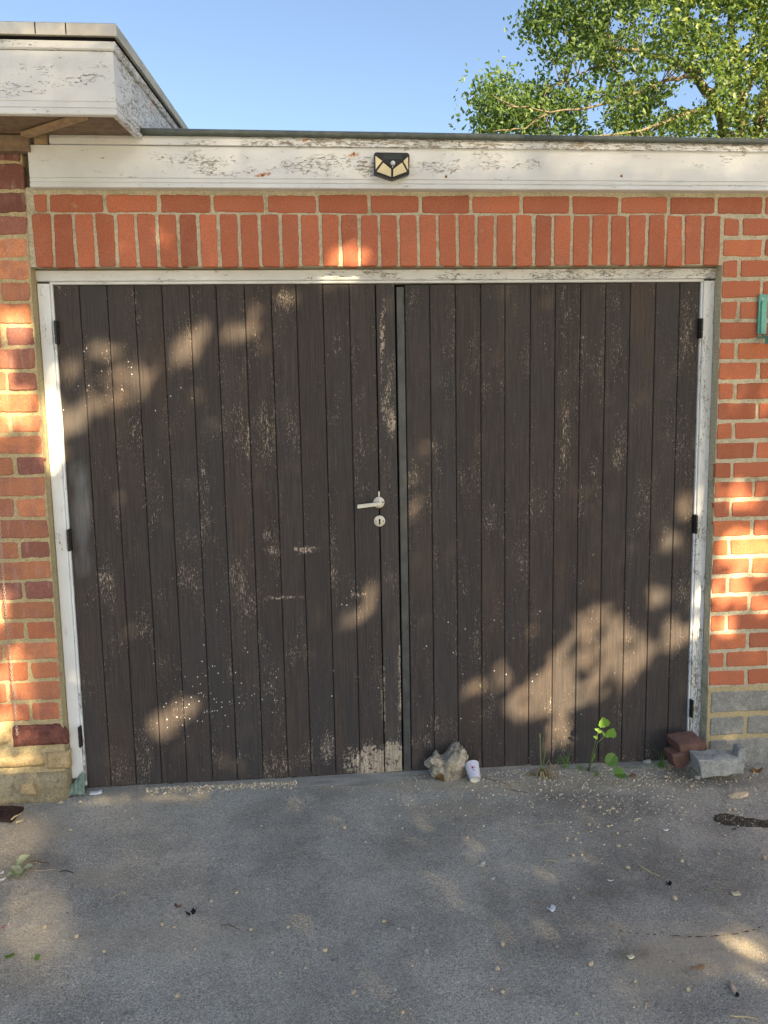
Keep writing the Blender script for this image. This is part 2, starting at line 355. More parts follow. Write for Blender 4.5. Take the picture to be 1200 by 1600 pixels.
# ------------------------------------------------------------------ brick building
def bricks(name, L, mat, parent, r=.004, jit=.0008, depth=.03, step=.022, bulge=.0):
    """L: (x0, x1, z0, z1, y, tint, shade). Each brick: bevelled block with a slightly irregular arris."""
    mb = MB(); ti = []; sh = []
    for x0, x1, z0, z1, y, t, s in L:
        pts = []
        cr = r*1.6
        def edge(a, b):
            n = max(1, int(math.hypot(b[0]-a[0], b[1]-a[1])/step))
            return [(a[0]+(b[0]-a[0])*k/n, a[1]+(b[1]-a[1])*k/n) for k in range(n+1)]
        c4 = [(x0+random.gauss(0, jit*1.5), z0+random.gauss(0, jit*1.5)), (x1+random.gauss(0, jit*1.5), z0+random.gauss(0, jit*1.5)),
              (x1+random.gauss(0, jit*1.5), z1+random.gauss(0, jit*1.5)), (x0+random.gauss(0, jit*1.5), z1+random.gauss(0, jit*1.5))]
        for k in range(4):
            a, b = c4[k], c4[(k+1) % 4]; L2 = math.hypot(b[0]-a[0], b[1]-a[1]); u = ((b[0]-a[0])/L2, (b[1]-a[1])/L2)
            pts += edge((a[0]+u[0]*cr, a[1]+u[1]*cr), (b[0]-u[0]*cr, b[1]-u[1]*cr))
        pts = [(p[0]+random.gauss(0, jit), p[1]+random.gauss(0, jit)) for p in pts]
        cx, cz = (x0+x1)/2, (z0+z1)/2; n = len(pts)
        tx, tz = random.gauss(0, .006), random.gauss(0, .010)
        def yy(p, e): return y+e+(p[0]-cx)*tx+(p[1]-cz)*tz
        ins = []
        for k, p in enumerate(pts):
            a, b = pts[k-1], pts[(k+1) % n]; dx, dz = b[0]-a[0], b[1]-a[1]; L2 = math.hypot(dx, dz) or 1
            ins.append((p[0]-dz/L2*r, p[1]+dx/L2*r))
        vs = [(p[0], y+depth, p[1]) for p in pts]+[(p[0], yy(p, r*.8), p[1]) for p in pts]+[(p[0], yy(p, 0), p[1]) for p in ins]
        fs = []
        for q in (0, 1):
            for k in range(n): fs.append((q*n+k, q*n+(k+1) % n, (q+1)*n+(k+1) % n, (q+1)*n+k))
        fs.append(tuple(2*n+k for k in range(n)))
        mb.add(vs, fs); ti += [t]*len(vs); sh += [s]*len(vs)
    return mb.build(name, mat, parent, attrs={'tint': ti, 'shade': sh})
def bt(): return random.random()*1.0, random.gauss(1, .09)

ZT, GA = 2.3953, .09235
XL, XR = -.098, 2.961          # opening
garage = thing('brick_garage', 'red brick flat roofed garage with white fascia and wide dark double doors', 'garage')
house = thing('brick_house', 'older orange brick house on sandstone footing with flaking white roof edge left of garage', 'house')
# right pier courses
L = []
for k in range(-2, 22):
    z1 = ZT-k*GA; z0 = z1-.0735; x = XR+.002
    wd = [.072 if k % 2 == 0 else .183]+[.2095]*12
    for wv in wd:
        t, s = bt(); L.append((x, x+wv, z0, z1, 0, t, s)); x += wv+.0155
# soldier course
sj = [47, 80.5, 114, 146.5, 179.5, 212, 244, 277, 309, 340.5, 373, 405, 437, 468, 499.5, 531, 561, 592, 622.5, 653, 683, 714, 744, 774, 804.5, 834.5, 864.5, 894, 924, 953, 982.5, 1012, 1041, 1070, 1099, 1128]
sx = [at(x, 337, 0)[0] for x in sj]
for a, b in zip(sx, sx[1:]):
    t, s = bt(); L.append((a+.007, b-.007, 2.374+random.gauss(0, .001), 2.592, -.001, t*.7, s))
stj = [51, 75, 164, 248, 331, 415, 496, 577, 657, 736, 815, 892.5, 969, 1045, 1120, 1194]
stx = [at(x, 320, 0)[0] for x in stj]+[3.15+.2+.225*i for i in range(11)]
for a, b in zip(stx, stx[1:]):
    t, s = bt(); L.append((a+.0075, b-.0075, 2.600, 2.672, 0, t*.7, s*.95))
bricks('brickwork', L, m_brick, garage, .0035, .0010)
mb = MB(); mb.box(XR, 5.6, .0035, .11, .374, 2.70); mb.box(XL-.004, XR, .0035, .11, 2.3755, 2.70)
mb.box(XR-.001, XR+.012, .004, .10, .0, 2.372)
mb.build('mortar', m_mortar, garage)
# left reveal side wall behind frame + back body of the garage (walls seen from aside)
mb = MB(); mb.box(XR+.02, 5.6, .115, 4.2, -.05, 2.68); mb.build('side_wall', m_brick, garage, attrs={'tint': [.4]*8, 'shade': [1.]*8})
# grey plinth
L = []; PZ = [(at(1150, 1081, 0)[2], at(1150, 1112, 0)[2]), (at(1150, 1120, 0)[2], at(1150, 1147, 0)[2]), (at(1150, 1155, 0)[2], -.06)]
for i, (a, b) in enumerate(PZ):
    x = XR+.018; wd = ([.44] if i != 1 else [.17])+[.21]*12
    for wv in wd: L.append((x, x+wv, b, a, -.004, 0, 1)); x += wv+.02
bricks('plinth', L, m_plinth, garage, .004, .0012)
mb = MB(); mb.box(XR+.001, 5.6, .001, .11, -.06, .3735); mb.build('plinth_mortar', m_mortar2, garage)
# old render strip between frame and pier
mb = MB()
for i in range(90):
    z = .02+i*.0262; e = random.random()
    mb.box(XR-.002-.003*e, XR+.003, .012+.01*random.random(), .06, z, z+.0262)
mb.build('reveal_mortar', m_mortar, garage, bevel=.003)

# fascia of the garage: swept profile, subdivided along its length
def strip(name, prof, X, mat, parent, wearf, rustf=None, zfun=None, closed=True):
    """prof: list of (y, z) around the section; swept along X stations"""
    mb = MB(); n = len(prof); W = []; Ru = []
    for x in X:
        for y, z in prof:
            dz = zfun(x) if zfun else 0; mb.v.append((x, y, z+dz*(1 if zfun else 0)))
    for i in range(len(X)-1):
        for k in range(n if closed else n-1):
            a, b = i*n+k, i*n+(k+1) % n; mb.f.append((a, b, b+n, a+n))
    mb.f.append(tuple(range(n))[::-1]); mb.f.append(tuple((len(X)-1)*n+k for k in range(n)))
    V = np.array(mb.v); u, v = px(V); W = wearf(u, v); Ru = rustf(u, v) if rustf else np.zeros(len(V))
    return mb.build(name, mat, parent, attrs={'wear': W, 'rust': Ru})
def lin(a, b, n): return [a+(b-a)*i/n for i in range(n+1)]
def vprof(y, segs):            # front-face profile top->bottom with small V grooves
    return segs
yF = -.034
ys_ = yF
zz = 2.858
prof = [(.02, 2.690), (.02, 2.852), (ys_, 2.858)]+[(ys_, z) for z in lin(2.845, 2.745, 6)]+[(ys_, 2.7315), (ys_+.004, 2.7295), (ys_+.004, 2.7275), (ys_-.001, 2.7255), (ys_-.001, 2.7135), (ys_+.003, 2.7115), (ys_+.003, 2.7095), (ys_-.002, 2.7075), (ys_-.004, 2.693), (ys_, 2.690)]
prof = prof[::-1]
FW = [(230,250,60,30,.25),(300,255,40,22,.6),(470,258,60,14,.7),(490,250,40,20,.5),(575,262,20,20,.8),(670,264,60,12,.7),(760,250,80,18,.35),(800,258,60,12,.5),(1005,247,25,8,.7),(540,255,140,25,.25),(360,262,50,20,.5),(1170,245,40,20,.3)]
RU = [(553,240,4,4,1.2),(410,274,4,4,1.2),(697,276,4,4,1.2),(738,224,7,2,1.2),(870,226,6,2,1.2),(470,219,4,2,1.),(336,218,4,2,.8),(971,275,5,3,1.),(1035,262,4,3,.8)]
fa = strip('fascia_board', prof, lin(-.062, 5.7, 120), m_fascia, garage, lambda u, v: np.clip(blobs(u, v, FW), 0, 1.1)*(u > 150), lambda u, v: blobs(u, v, RU))
prof2 = [(-.044, 2.861), (-.044, 2.872), (-.044, 2.884), (-.040, 2.896), (.02, 2.896), (.02, 2.861)]
def topslope(x): return -.006*(x-.4)/2.7 if x > .4 else 0.0
ts = strip('fascia_top_strip', prof2[::-1][::-1], lin(.03, 5.7, 120), m_fascia, garage, lambda u, v: np.clip(.35+.65*((u > 480) | ((u > 380) & (u < 470))), 0, 1), lambda u, v: blobs(u, v, RU), topslope)
for X, Z in ((553, 240), (410, 274), (697, 276), (971, 275)):
    p = at(X, Z, yF); mb = MB(); mb.lathe([(0, .002), (.0045, .0016), (.006, 0)], Matrix.Translation((p[0], yF, p[2])) @ Matrix.Rotation(R(90), 4, 'X'), 10)
    mb.build('nail_head', simple('rusty_nail', (.24, .10, .04), .8), fa)
mb = MB()
for a, b, r_ in ((.38, 2.02, .0125), (2.015, 5.8, .0115)):
    mb.tube([(x, -.052, 2.908-.013*(x-.4)/2.7+(.0015 if a < 1 else 0)) for x in lin(a, b, 10)], r_, 10)
    mb.tube([(x, -.036, 2.906-.013*(x-.4)/2.7) for x in lin(a, b, 10)], r_*.8, 8)
mb.build('roof_edge_trim', m_lead, garage, True)
mb = MB(); mb.box(-.1, 5.7, -.03, 4.4, 2.870, 2.889); mb.build('roof', m_roof, garage)
# grit and moss standing along the roof edge
mb = MB()
for i in range(240):
    x = random.choice([random.uniform(1.9, 3.3), random.uniform(.5, 3.3)]); s = random.uniform(.001, .004)
    mb.box(x, x+s*1.6, -.055, -.048, 2.919-.013*(x-.4)/2.7, 2.919-.013*(x-.4)/2.7+s)
tag(mb.build('roof_edge_grit', simple('lichen_grit', (.5, .5, .42), .9), garage), kind='stuff')

# door frame
def paintbox(name, x0, x1, y0, y1, z0, z1, mat, parent, wf, axis='z', n=60, ins=.012, lip=0):
    """timber member with a quirk moulding on its inner edge"""
    mb = MB()
    if axis == 'z':
        sec = [(x0, y1), (x0, y0+.003), (x0+.003, y0), (x1-.003, y0), (x1, y0+.003), (x1, y1)]
        for z in lin(z0, z1, n):
            for x, y in sec: mb.v.append((x, y, z))
    else:
        sec = [(y1, z0), (y1, z1), (y0+.003, z1), (y0, z1-.003), (y0, z0+.003), (y0+.003, z0)]
        for x in lin(x0, x1, n):
            for y, z in sec: mb.v.append((x, y, z))
    k = len(sec)
    for i in range(n):
        for j in range(k):
            a, b = i*k+j, i*k+(j+1) % k; mb.f.append((a, b, b+k, a+k))
    mb.f.append(tuple(range(k))[::-1]); mb.f.append(tuple(n*k+j for j in range(k)))
    V = np.array(mb.v); u, v = px(V)
    o = mb.build(name, mat, parent, attrs={'wear': wf(u, v, V), 'rust': np.zeros(len(V))})
    bm = bmesh.new(); bm.from_mesh(o.data); bmesh.ops.recalc_face_normals(bm, faces=bm.faces); bm.to_mesh(o.data); bm.free()
    return o
frame = MB(); YF, YD = .055, .070
fr = bpy.data.objects.new('door_frame', None); sc.collection.objects.link(fr); fr.parent = garage
HZ0, HZ1 = 2.316, 2.371
wj = lambda u, v, V: np.clip(.15+.9*(v > 1030)*(u > 900)+.25*(u > 900), 0, 1)
paintbox('frame_jamb', -.095, -.043, YF, .12, at(112, 1221, .05)[2]+.012, HZ0-.001, m_frame, fr, wj)
paintbox('jamb_bead', -.0425, -.032, YF+.006, .12, .02, HZ0-.001, m_frame, fr, lambda u, v, V: np.clip((v-900)/300, .1, .9))
paintbox('frame_jamb', 2.904, 2.957, YF, .12, .09, HZ0-.001, m_frame, fr, wj)
paintbox('jamb_bead', 2.894, 2.9035, YF+.006, .12, .05, HZ0-.001, m_frame, fr, lambda u, v, V: .55+0*u)
paintbox('frame_head', -.096, 2.958, YF-.002, .12, HZ0+.009, HZ1, m_fascia, fr, lambda u, v, V: np.clip(.1+.4*(u > 480)+.15*(u > 800), 0, 1), 'x')
paintbox('head_bead', -.042, 2.903, YF+.004, .12, HZ0-.004, HZ0+.0085, m_fascia, fr, lambda u, v, V: .1+0*u, 'x')
mb = MB(); mb.box(XL, XR, .125, .14, -.05, 2.38); mb.build('backing', m_dark, garage)   # dark interior behind the gaps

# doors -------------------------------------------------------------
WEAR = [(440,475,20,26,1.0),(405,500,16,60,.8),(398,560,16,60,.7),(405,690,22,60,.55),(455,690,20,45,.6),(527,590,14,90,.75),(558,590,13,70,.75),(490,600,12,60,.4),
 (597,530,6,80,1.9),(613,660,7,34,2.6),(600,640,7,40,1.6),(610,590,5,50,1.6),(604,470,10,30,1.0),(475,859,26,6,2.6),(425,861,30,4,2.0),(498,856,6,14,1.3),(415,835,6,12,1.2),
 (440,932,48,3,1.9),(562,930,18,4,2.0),(165,930,24,50,.6),(170,900,20,25,.4),(215,965,22,50,.5),(290,900,30,30,.45),(300,840,25,25,.4),(520,870,10,60,.6),(420,950,20,40,.4),
 (612,1192,26,44,3.0),(577,1196,26,38,2.3),(575,1160,20,16,1.0),(545,1185,18,32,1.4),(512,1170,14,32,1.5),(478,1175,15,30,1.0),(440,1190,40,22,.5),(655,1160,22,16,1.2),
 (600,1090,5,70,1.8),(624,1080,4,110,1.9),(735,555,9,32,.6),(727,600,9,20,.7),(722,740,4,40,1.0),(715,820,6,40,.8),(740,530,10,14,.9),(690,580,8,40,.5),
 (785,510,8,30,.3),(880,620,12,70,.5),(885,700,12,80,.6),(960,470,14,20,.9),(968,680,14,70,.6),(1035,740,12,60,.6),(1000,740,10,40,.3),(1075,740,10,30,.4),(815,820,20,40,.3),
 (680,860,8,50,.7),(725,890,10,40,.7),(905,900,12,40,.5),(850,450,5,6,1.2),(1060,960,8,40,.3),(650,480,14,40,.6),(350,1180,60,14,.35),(640,820,4,80,.6),(380,600,14,60,.5),
 (430,730,30,60,.35),(560,700,8,60,.6),(330,1120,30,40,.2),(760,980,50,40,.25),(690,1130,30,20,.4),(700,1110,3,3,1.5)]
SPL = [(330,1080,62,55,.8),(290,1120,50,35,.5),(410,1070,36,50,.75),(410,1020,26,22,.4),(330,1020,30,30,.3),(180,600,150,80,.08),(600,1050,400,160,.05),(340,1200,20,12,.5)]
CHK = [(128,800,16,72,.8),(122,740,18,24,.4),(130,880,16,26,.4)]
def leaf(name, joints, ztop, zbot, label):
    """joints: board edges in metres; ztop/zbot functions of x"""
    mb = MB(); PL = []; ED = []
    o = None
    for i, (a, b) in enumerate(zip(joints, joints[1:])):
        rn = random.random(); y0 = YD+random.gauss(0, .0006); g = .0027; ch = .0030
        a2, b2 = a+g*.5, b-g*.5
        cols = [(a2, y0+.014), (a2, y0+ch), (a2+ch, y0)]+[(x, y0) for x in lin(a2+ch, b2-ch, 6)[1:-1]]+[(b2-ch, y0), (b2, y0+ch), (b2, y0+.014)]
        rows = 120; base = len(mb.v)
        drops = [random.gauss(0, .0015) for _ in cols]
        for j in range(rows+1):
            for c, (x, y) in enumerate(cols):
                zt, zb = ztop(x), zbot(x)+(drops[c] if j == 0 else 0)
                mb.v.append((x, y, zb+(zt-zb)*j/rows)); PL.append(rn); ED.append(1.0 if c in (1, 2, len(cols)-2, len(cols)-3) else 0.)
        n = len(cols)
        for j in range(rows):
            for c in range(n-1):
                q = base+j*n+c; mb.f.append((q, q+1, q+1+n, q+n))
        mb.f.append(tuple(base+c for c in range(n))[::-1]); mb.f.append(tuple(base+rows*n+c for c in range(n)))
    V = np.array(mb.v); u, v = px(V)
    lowf = np.array([noise.noise((p[0]*2.2, 5, p[2]*.9)) for p in V])
    W = np.clip(.10+.35*lowf+blobs(u, v, WEAR)+.22*np.array(ED)+.35*np.clip((v-1150)/50, 0, 1)*(u > 420), -.4, 3)
    me = mb.build(name, m_door, garage, attrs={'wear': W, 'plank': PL, 'splat': np.clip(blobs(u, v, SPL), 0, 1), 'chalk': np.clip(blobs(u, v, CHK), 0, 1)})
    if label: me['label'] = label
    return me
jl = [at(x, 446, YD)[0] for x in (84.5, 123, 166, 209, 252, 295, 337, 381, 423, 462, 504, 545, 586, 617)]
jr = [at(x, 447, YD)[0] for x in (632, 671, 711, 751, 789, 829, 868, 907.5, 947, 985.5, 1025, 1062.5, 1097)]
jl[0] = -.030; jr[-1] = 2.892
ZB = [(135, 1232), (627, 1207)]
zl = lambda x: .006-.006*(x/1.46)
zr = lambda x: .002-.016*((x-1.46)/1.4)
dl = leaf('garage_door', jl[:-1], lambda x: HZ0-.007, zl, 'left door leaf with white lever handle and flaked dark brown boards')
dr = leaf('garage_door', jr, lambda x: HZ0-.012+.006*(x-1.5)/1.4, zr, 'right door leaf of dark brown boards with narrow edge strip')
# closing stile of the left leaf (a proud last board) and the metal edge strip of the right leaf
def stile(name, x0, x1, y, zt, zb, par, mat):
    mb = MB(); rows = 120; cols = [(x0, y+.03), (x0, y+.002), (x0+.002, y)]+[(x, y) for x in lin(x0+.002, x1-.002, 5)[1:-1]]+[(x1-.002, y), (x1, y+.002), (x1, y+.03)]
    n = len(cols)
    for j in range(rows+1):
        for x, yy in cols: mb.v.append((x, yy, zb+(zt-zb)*j/rows))
    for j in range(rows):
        for c in range(n-1):
            q = j*n+c; mb.f.append((q, q+1, q+1+n, q+n))
    mb.f.append(tuple(range(n))[::-1]); mb.f.append(tuple(rows*n+c for c in range(n)))
    V = np.array(mb.v); u, v = px(V)
    ed = np.array([1. if (i % n) in (1, 2, n-3, n-2) else 0 for i in range(len(V))])
    return mb.build(name, mat, par, attrs={'wear': np.clip(blobs(u, v, WEAR)+.45*ed-.05, 0, 3), 'plank': [.35]*len(V), 'splat': [0]*len(V), 'chalk': [0.1]*len(V)})
xe = jl[-1]
stile('closing_stile', jl[-2]+.004, xe-.003, YD-.004, HZ0-.006, .004, dl, m_door)
stile('meeting_strip', xe+.006, jr[0]-.003, YD-.003, HZ0-.02, -.004, dr, m_strip)
# hinges
def hinge(x, y, h, par, side):
    p = at(x, y, YF-.006); mb = MB()
    mb.box(p[0]-.002 if side < 0 else p[0]-.008, p[0]+.008 if side < 0 else p[0]+.002, YF-.004, YF+.03, p[2]-h/2, p[2]+h/2)
    for k in range(3):
        z0 = p[2]-h/2+h/3*k; mb.lathe([(0, 0), (.0048, 0), (.0058, .003), (.0058, h/3-.004), (.0048, h/3-.001), (0, h/3-.001)], Matrix.Translation((p[0], YF-.012, z0)), 12)
    mb.build('hinge', m_black, par, bevel=.001)
for x, y in ((87.5, 519), (107.5, 844), (125, 1151)): hinge(x, y, .10, dl, -1)
for x, y in ((1095.5, 513), (1087.5, 819), (1081, 1107)): hinge(x, y, .092, dr, 1)
# lever handle on a round rose, and keyhole plate
YH = YD-.004
p = at(592, 785, YH); T = Matrix.Translation((p[0], YH, p[2])) @ Matrix.Rotation(R(90), 4, 'X')
mb = MB(); mb.lathe([(0, .0), (.026, 0), (.026, .003), (.0235, .0065), (.010, .0075), (.0095, .040), (0, .040)], T, 32)
hd = mb.build('lever_handle', m_alu, dl, True)
mb = MB(); a = Vector((p[0]+.012, YH-.044, p[2]-.001)); b = Vector((p[0]-.103, YH-.040, p[2]-.012))
d = (b-a).normalized(); uu = Vector((0, 0, 1)); q = []
for P in (a, b):
    for yy in (-.006, .006):
        for z in (-.0095, .0085): q.append((P+Vector((0, yy, z))))
mb.hexa([q[4], q[0], q[2], q[6], q[5], q[1], q[3], q[7]]); mb.build('lever', m_alu, hd, bevel=.003, seg=3)
mb = MB(); mb.lathe([(0, .0), (.0035, 0), (.0035, .002), (0, .002)], Matrix.Translation((p[0]+.019, YH-.006, p[2]+.002)) @ Matrix.Rotation(R(90), 4, 'X'), 10); mb.build('screw', m_black, hd)
mb = MB(); mb.box(p[0]-.002, p[0]+.005, YH-.0015, YH+.001, p[2]+.027, p[2]+.052); mb.build('paint_run', m_alu, hd)
p = at(593, 814, YH); T = Matrix.Translation((p[0], YH, p[2])) @ Matrix.Rotation(R(90), 4, 'X')
mb = MB(); mb.lathe([(0, .0), (.026, 0), (.0262, .002), (.0240, .005), (0, .0058)], T, 32); kp = mb.build('keyhole_plate', m_alu, dl, True)
mb = MB(); mb.lathe([(0, .0074), (.0052, .0074), (.0052, .002)], T @ Matrix.Translation((0, .0055, 0)), 14)
mb.box(p[0]-.0033, p[0]+.0033, YH-.0072, YH-.002, p[2]-.015, p[2]+.005); mb.build('keyhole', m_dark, kp)
for sx_ in (-.017, .017):
    mb = MB(); mb.lathe([(0, .0068), (.0028, .0068), (.003, .003)], T @ Matrix.Translation((sx_, 0, 0)), 10); mb.build('screw', m_black, kp)

# ------------------------------------------------------------------ house on the left
YHs = -.006
tops = [223, 256, 301, 337, 372, 407, 441, 476, 511, 546, 581, 616, 649.5, 681, 714, 746.5, 779, 812, 847, 877, 909, 942, 973, 1005, 1036, 1067, 1100]
L = []; Lz = [at(40, y, YHs)[2] for y in tops]
TT = [1.0, 1.0, .95, .9, .85, .55, .9, .3, .75, .85, .8, .25, .4, .3, .9, .75, .7, .8, .75, .7, .9, .72, .4, .3, .1, .3, .2]
for i, z1 in enumerate(Lz):
    z0 = (Lz[i+1] if i+1 < len(Lz) else z1-.092)+.0155
    xr = XL-.004+random.gauss(0, .003); x = xr
    wd = ([.118] if i % 2 == 0 else [.222])+[.215]*7
    for q, wv in enumerate(wd):
        t = min(1, max(0, TT[i]+random.gauss(0, .22))) if not (i % 2 == 1 and q == 0) else TT[i]
        L.append((x-wv, x, z0+random.gauss(0, .002), z1+random.gauss(0, .0015), YHs+random.gauss(0, .0012), t, random.gauss(1, .13)*(.7 if i < 3 else 1))); x -= wv+.016+random.gauss(0, .002)  # top three courses darkened in colour for the shade under the overhang
bricks('brickwork', L, m_old, house, .004, .0013, .03, .016)
zb = Lz[-1]-.085
mb = MB(); nzx = 40
mb.box(-1.9, XL+.0005, YHs+.0035, .3, zb-.2, 2.89)
mb.build('mortar', m_mortar2, house)
def rough_block(name, x0, x1, z0, z1, y0, y1, mat, parent, amp=.006, n=22, seed=0, cut=None, rnd=.012, label=None):
    """rock-faced block: bevelled slab whose face is displaced by ridged noise"""
    mb = MB(); m_ = max(4, int(n*(z1-z0)/(x1-x0)))
    for j in range(m_+1):
        for i in range(n+1):
            u, v = i/n, j/m_; x, z = x0+(x1-x0)*u, z0+(z1-z0)*v
            e = min(u*(x1-x0), (1-u)*(x1-x0), v*(z1-z0), (1-v)*(z1-z0))
            k = 1 if e > rnd else (e/rnd)
            rr = 1-abs(noise.noise((x*14+seed, z*22, seed)))*2
            y = y0+rnd*(1-math.sqrt(max(0, 1-(1-k)**2)))+amp*(-rr*.8+.6*noise.noise((x*40, z*40, seed+3)))*k
            if e < 1e-6: x += .004*noise.noise((z*30, seed, x)); z += .004*noise.noise((x*30, seed, 2))
            if cut: x, z = cut(x, z, u, v)
            mb.v.append((x, y, z))
    for j in range(m_):
        for i in range(n):
            q = j*(n+1)+i; mb.f.append((q, q+1, q+n+2, q+n+1))
    k0 = len(mb.v); rim = [i for i in range(n+1)]+[j*(n+1)+n for j in range(1, m_+1)]+[m_*(n+1)+i for i in range(n-1, -1, -1)]+[j*(n+1) for j in range(m_-1, 0, -1)]
    for r_ in rim: vx = mb.v[r_]; mb.v.append((vx[0], y1, vx[2]))
    q = len(rim)
    for i in range(q): mb.f.append((rim[(i+1) % q], rim[i], k0+i, k0+(i+1) % q))
    o = mb.build(name, mat, parent, True)
    if label: o['label'] = label
    return o
m_sand = mat_stone('buff_sandstone', (.34, .26, .14), (.48, .37, .21), (.24, .20, .12), 9, .95, .005)
m_redst = mat_stone('dark_red_stone', (.12, .045, .04), (.20, .085, .065), (.08, .035, .035), 16, .8, .008)
m_foot = mat_stone('weathered_footing', (.22, .19, .12), (.36, .31, .20), (.10, .10, .075), 7, .95, .006)
P = lambda x, y: at(x, y, -.01)
a, b = P(20, 1168), P(103, 1130)
def cutr(x, z, u, v): return x-(.030*max(0, v-.55)/.45 if u > .7 else 0)*(u-.7)/.3, z
rough_block('footing_stone', a[0], b[0], a[2], b[2], -.012, .02, m_redst, house, .012, 26, 4, cutr, .010, 'dark red rough split stone above the sandstone footing')
a, b = P(-120, 1172), P(17, 1128); rough_block('footing_stone', a[0]-.2, b[0], a[2], b[2], -.014, .02, m_sand, house, .006, 22, 7)
a, b = P(-120, 1207), P(67, 1178); rough_block('footing_stone', a[0]-.2, b[0], a[2], b[2], -.020, .02, m_sand, house, .006, 24, 11)
a, b = P(74, 1202), P(107, 1174); rough_block('footing_stone', a[0], b[0]+.003, a[2], b[2], -.022, .02, m_sand, house, .006, 12, 15)
mb = MB(); mb.box(-1.9, XL+.001, -.004, .3, P(50, 1210)[2], zb+.02); mb.build('footing_mortar', m_mortar2, house)
rough_block('footing', -1.9, XL+.004, -.04, P(50, 1208)[2], -.034, .1, m_foot, house, .008, 60, 21, None, .02)

# flat roof overhang: sections swept along front and raking side
CORN = (.367, -.30)
def sweep(name, prof, mat, parent, wear=.3, closed=True, n1=30, n2=16, warp=True):
    """prof: (out, z). path: along the front (x from -1.9 to the corner), then back along the raking side"""
    mb = MB(); path = [(-1.9+(CORN[0]+1.9)*i/n1, CORN[1], 0) for i in range(n1)]
    path.append((CORN[0], CORN[1], 1))
    dx, dy = .146, 1.0; Ln = math.hypot(dx, dy); dx /= Ln; dy /= Ln; nrm = (dy, -dx)
    for i in range(1, n2+1): path.append((CORN[0]+dx*1.6*i/n2, CORN[1]+dy*1.6*i/n2, 2))
    bis = ((nrm[0]+0), (nrm[1]-1)); l2 = bis[0]**2+bis[1]**2; bis = (bis[0]*2/l2, bis[1]*2/l2)
    k = len(prof)
    for (x, y, m_) in path:
        o = (0, -1) if m_ == 0 else (bis if m_ == 1 else nrm)
        for out, z in prof:
            zz_ = z
            if m_ == 2: zz_ = 2.884+(z-2.884)*(1-(y-CORN[1])*.072/.26) if z > 2.884 else z
            mb.v.append((x+o[0]*out, y+o[1]*out, zz_))
    for i in range(len(path)-1):
        for j in range(k if closed else k-1):
            q, r_ = i*k+j, i*k+(j+1) % k; mb.f.append((q, r_, r_+k, q+k))
    mb.f.append(tuple(range(k))[::-1]); mb.f.append(tuple((len(path)-1)*k+j for j in range(k)))
    V = np.array(mb.v); u, v = px(V)
    W = np.clip(wear+blobs(u, v, [(60, 125, 120, 28, .35), (130, 120, 50, 20, .2)])+.8*(V[:, 1] > -.29)*(V[:, 0] > .3), 0, 1.2)
    o = mb.build(name, mat, parent, attrs={'wear': W, 'rust': blobs(u, v, [(161, 98, 9, 4, 1.8), (173, 95, 5, 2, 1.2), (238, 165, 6, 14, .5)])})
    bm = bmesh.new(); bm.from_mesh(o.data); bmesh.ops.recalc_face_normals(bm, faces=bm.faces); bm.to_mesh(o.data); bm.free()
    return o
zf = lambda y: at(120, y, -.30)[2]
b0 = zf(179.5)
canopy = bpy.data.objects.new('roof_overhang', None); sc.collection.objects.link(canopy); canopy.parent = house
sweep('overhang_fascia', [(-.02, b0), (0, b0), (.003, b0+.004), (.003, zf(171)), (-.003, zf(170)), (-.003, zf(168.5)), (.001, zf(167.5)), (.001, zf(161)), (-.003, zf(160)), (-.003, zf(158.5)), (0, zf(157.5)),
      (0, zf(140)), (0, zf(120)), (0, zf(100)), (0, zf(80)), (-.02, zf(80))], m_fascia, canopy, .05)
sweep('overhang_moulding', [(-.02, zf(79)), (.004, zf(79)), (.010, zf(77)), (.012, zf(70)), (.014, zf(66.5)), (.006, zf(65)), (-.02, zf(65))], m_fascia, canopy, .35)
sweep('overhang_dark_gap', [(-.02, zf(64)), (.012, zf(64)), (.014, zf(61)), (-.02, zf(61))], m_dark, canopy, .3)  # black strip in place of the shaded gap below the flashing
sweep('edge_flashing', [(-.02, zf(60.2)), (.026, zf(60.2)), (.0265, zf(59.7)), (.0275, zf(42)), (.023, zf(40)), (-.05, zf(39))], m_flash, canopy, .0)
# flashing lap joints
mb = MB()
for xx in (55, 103):
    mb = MB(); p = at(xx, 50, -.328); mb.box(p[0]-.0015, p[0]+.0015, -.3295, -.327, zf(59), zf(42))
    mb.build('flashing_joint', m_dark, canopy)
mb = MB()
ft = zf(46)
mb.hexa([(-1.9, -.31, ft-.03), (.37, -.31, ft-.03), (.58, 1.28, ft-.17), (-1.9, 1.28, ft-.17), (-1.9, -.31, ft), (.37, -.31, ft), (.58, 1.28, ft-.14), (-1.9, 1.28, ft-.14)])
mb.build('overhang_roof', m_roof, canopy)
# soffit boards running across, with gaps, and bearers
mb = MB(); y = -.282
while y < -.03:
    x1 = .338+(y+.3)*.146
    mb.box(-1.9, x1, y, y+.052, b0+.016+random.random()*.003, b0+.03); y += .056
mb.build('soffit', m_soffit, canopy, bevel=.002)
mb = MB()
mb.box(-1.9, -.05, -.05, -.012, b0-.052, b0+.012)
mb.box(-1.9, .33, -.27, .0, b0+.034, b0+.036)
mb.build('soffit_bearer', m_soffit, canopy, bevel=.002)
mb = MB(); A, B = at(38, 213, -.07), at(132, 184, -.27)
A = Vector(A); B = Vector(B); A.z = b0-.005; B.z = b0-.001
dd = (B-A).normalized(); sd_ = dd.cross(Vector((0, 0, 1))).normalized()*.018
mb.hexa([A-sd_, B-sd_, B+sd_, A+sd_, A-sd_+Vector((0, 0, .016)), B-sd_+Vector((0, 0, .016)), B+sd_+Vector((0, 0, .016)), A+sd_+Vector((0, 0, .016))])
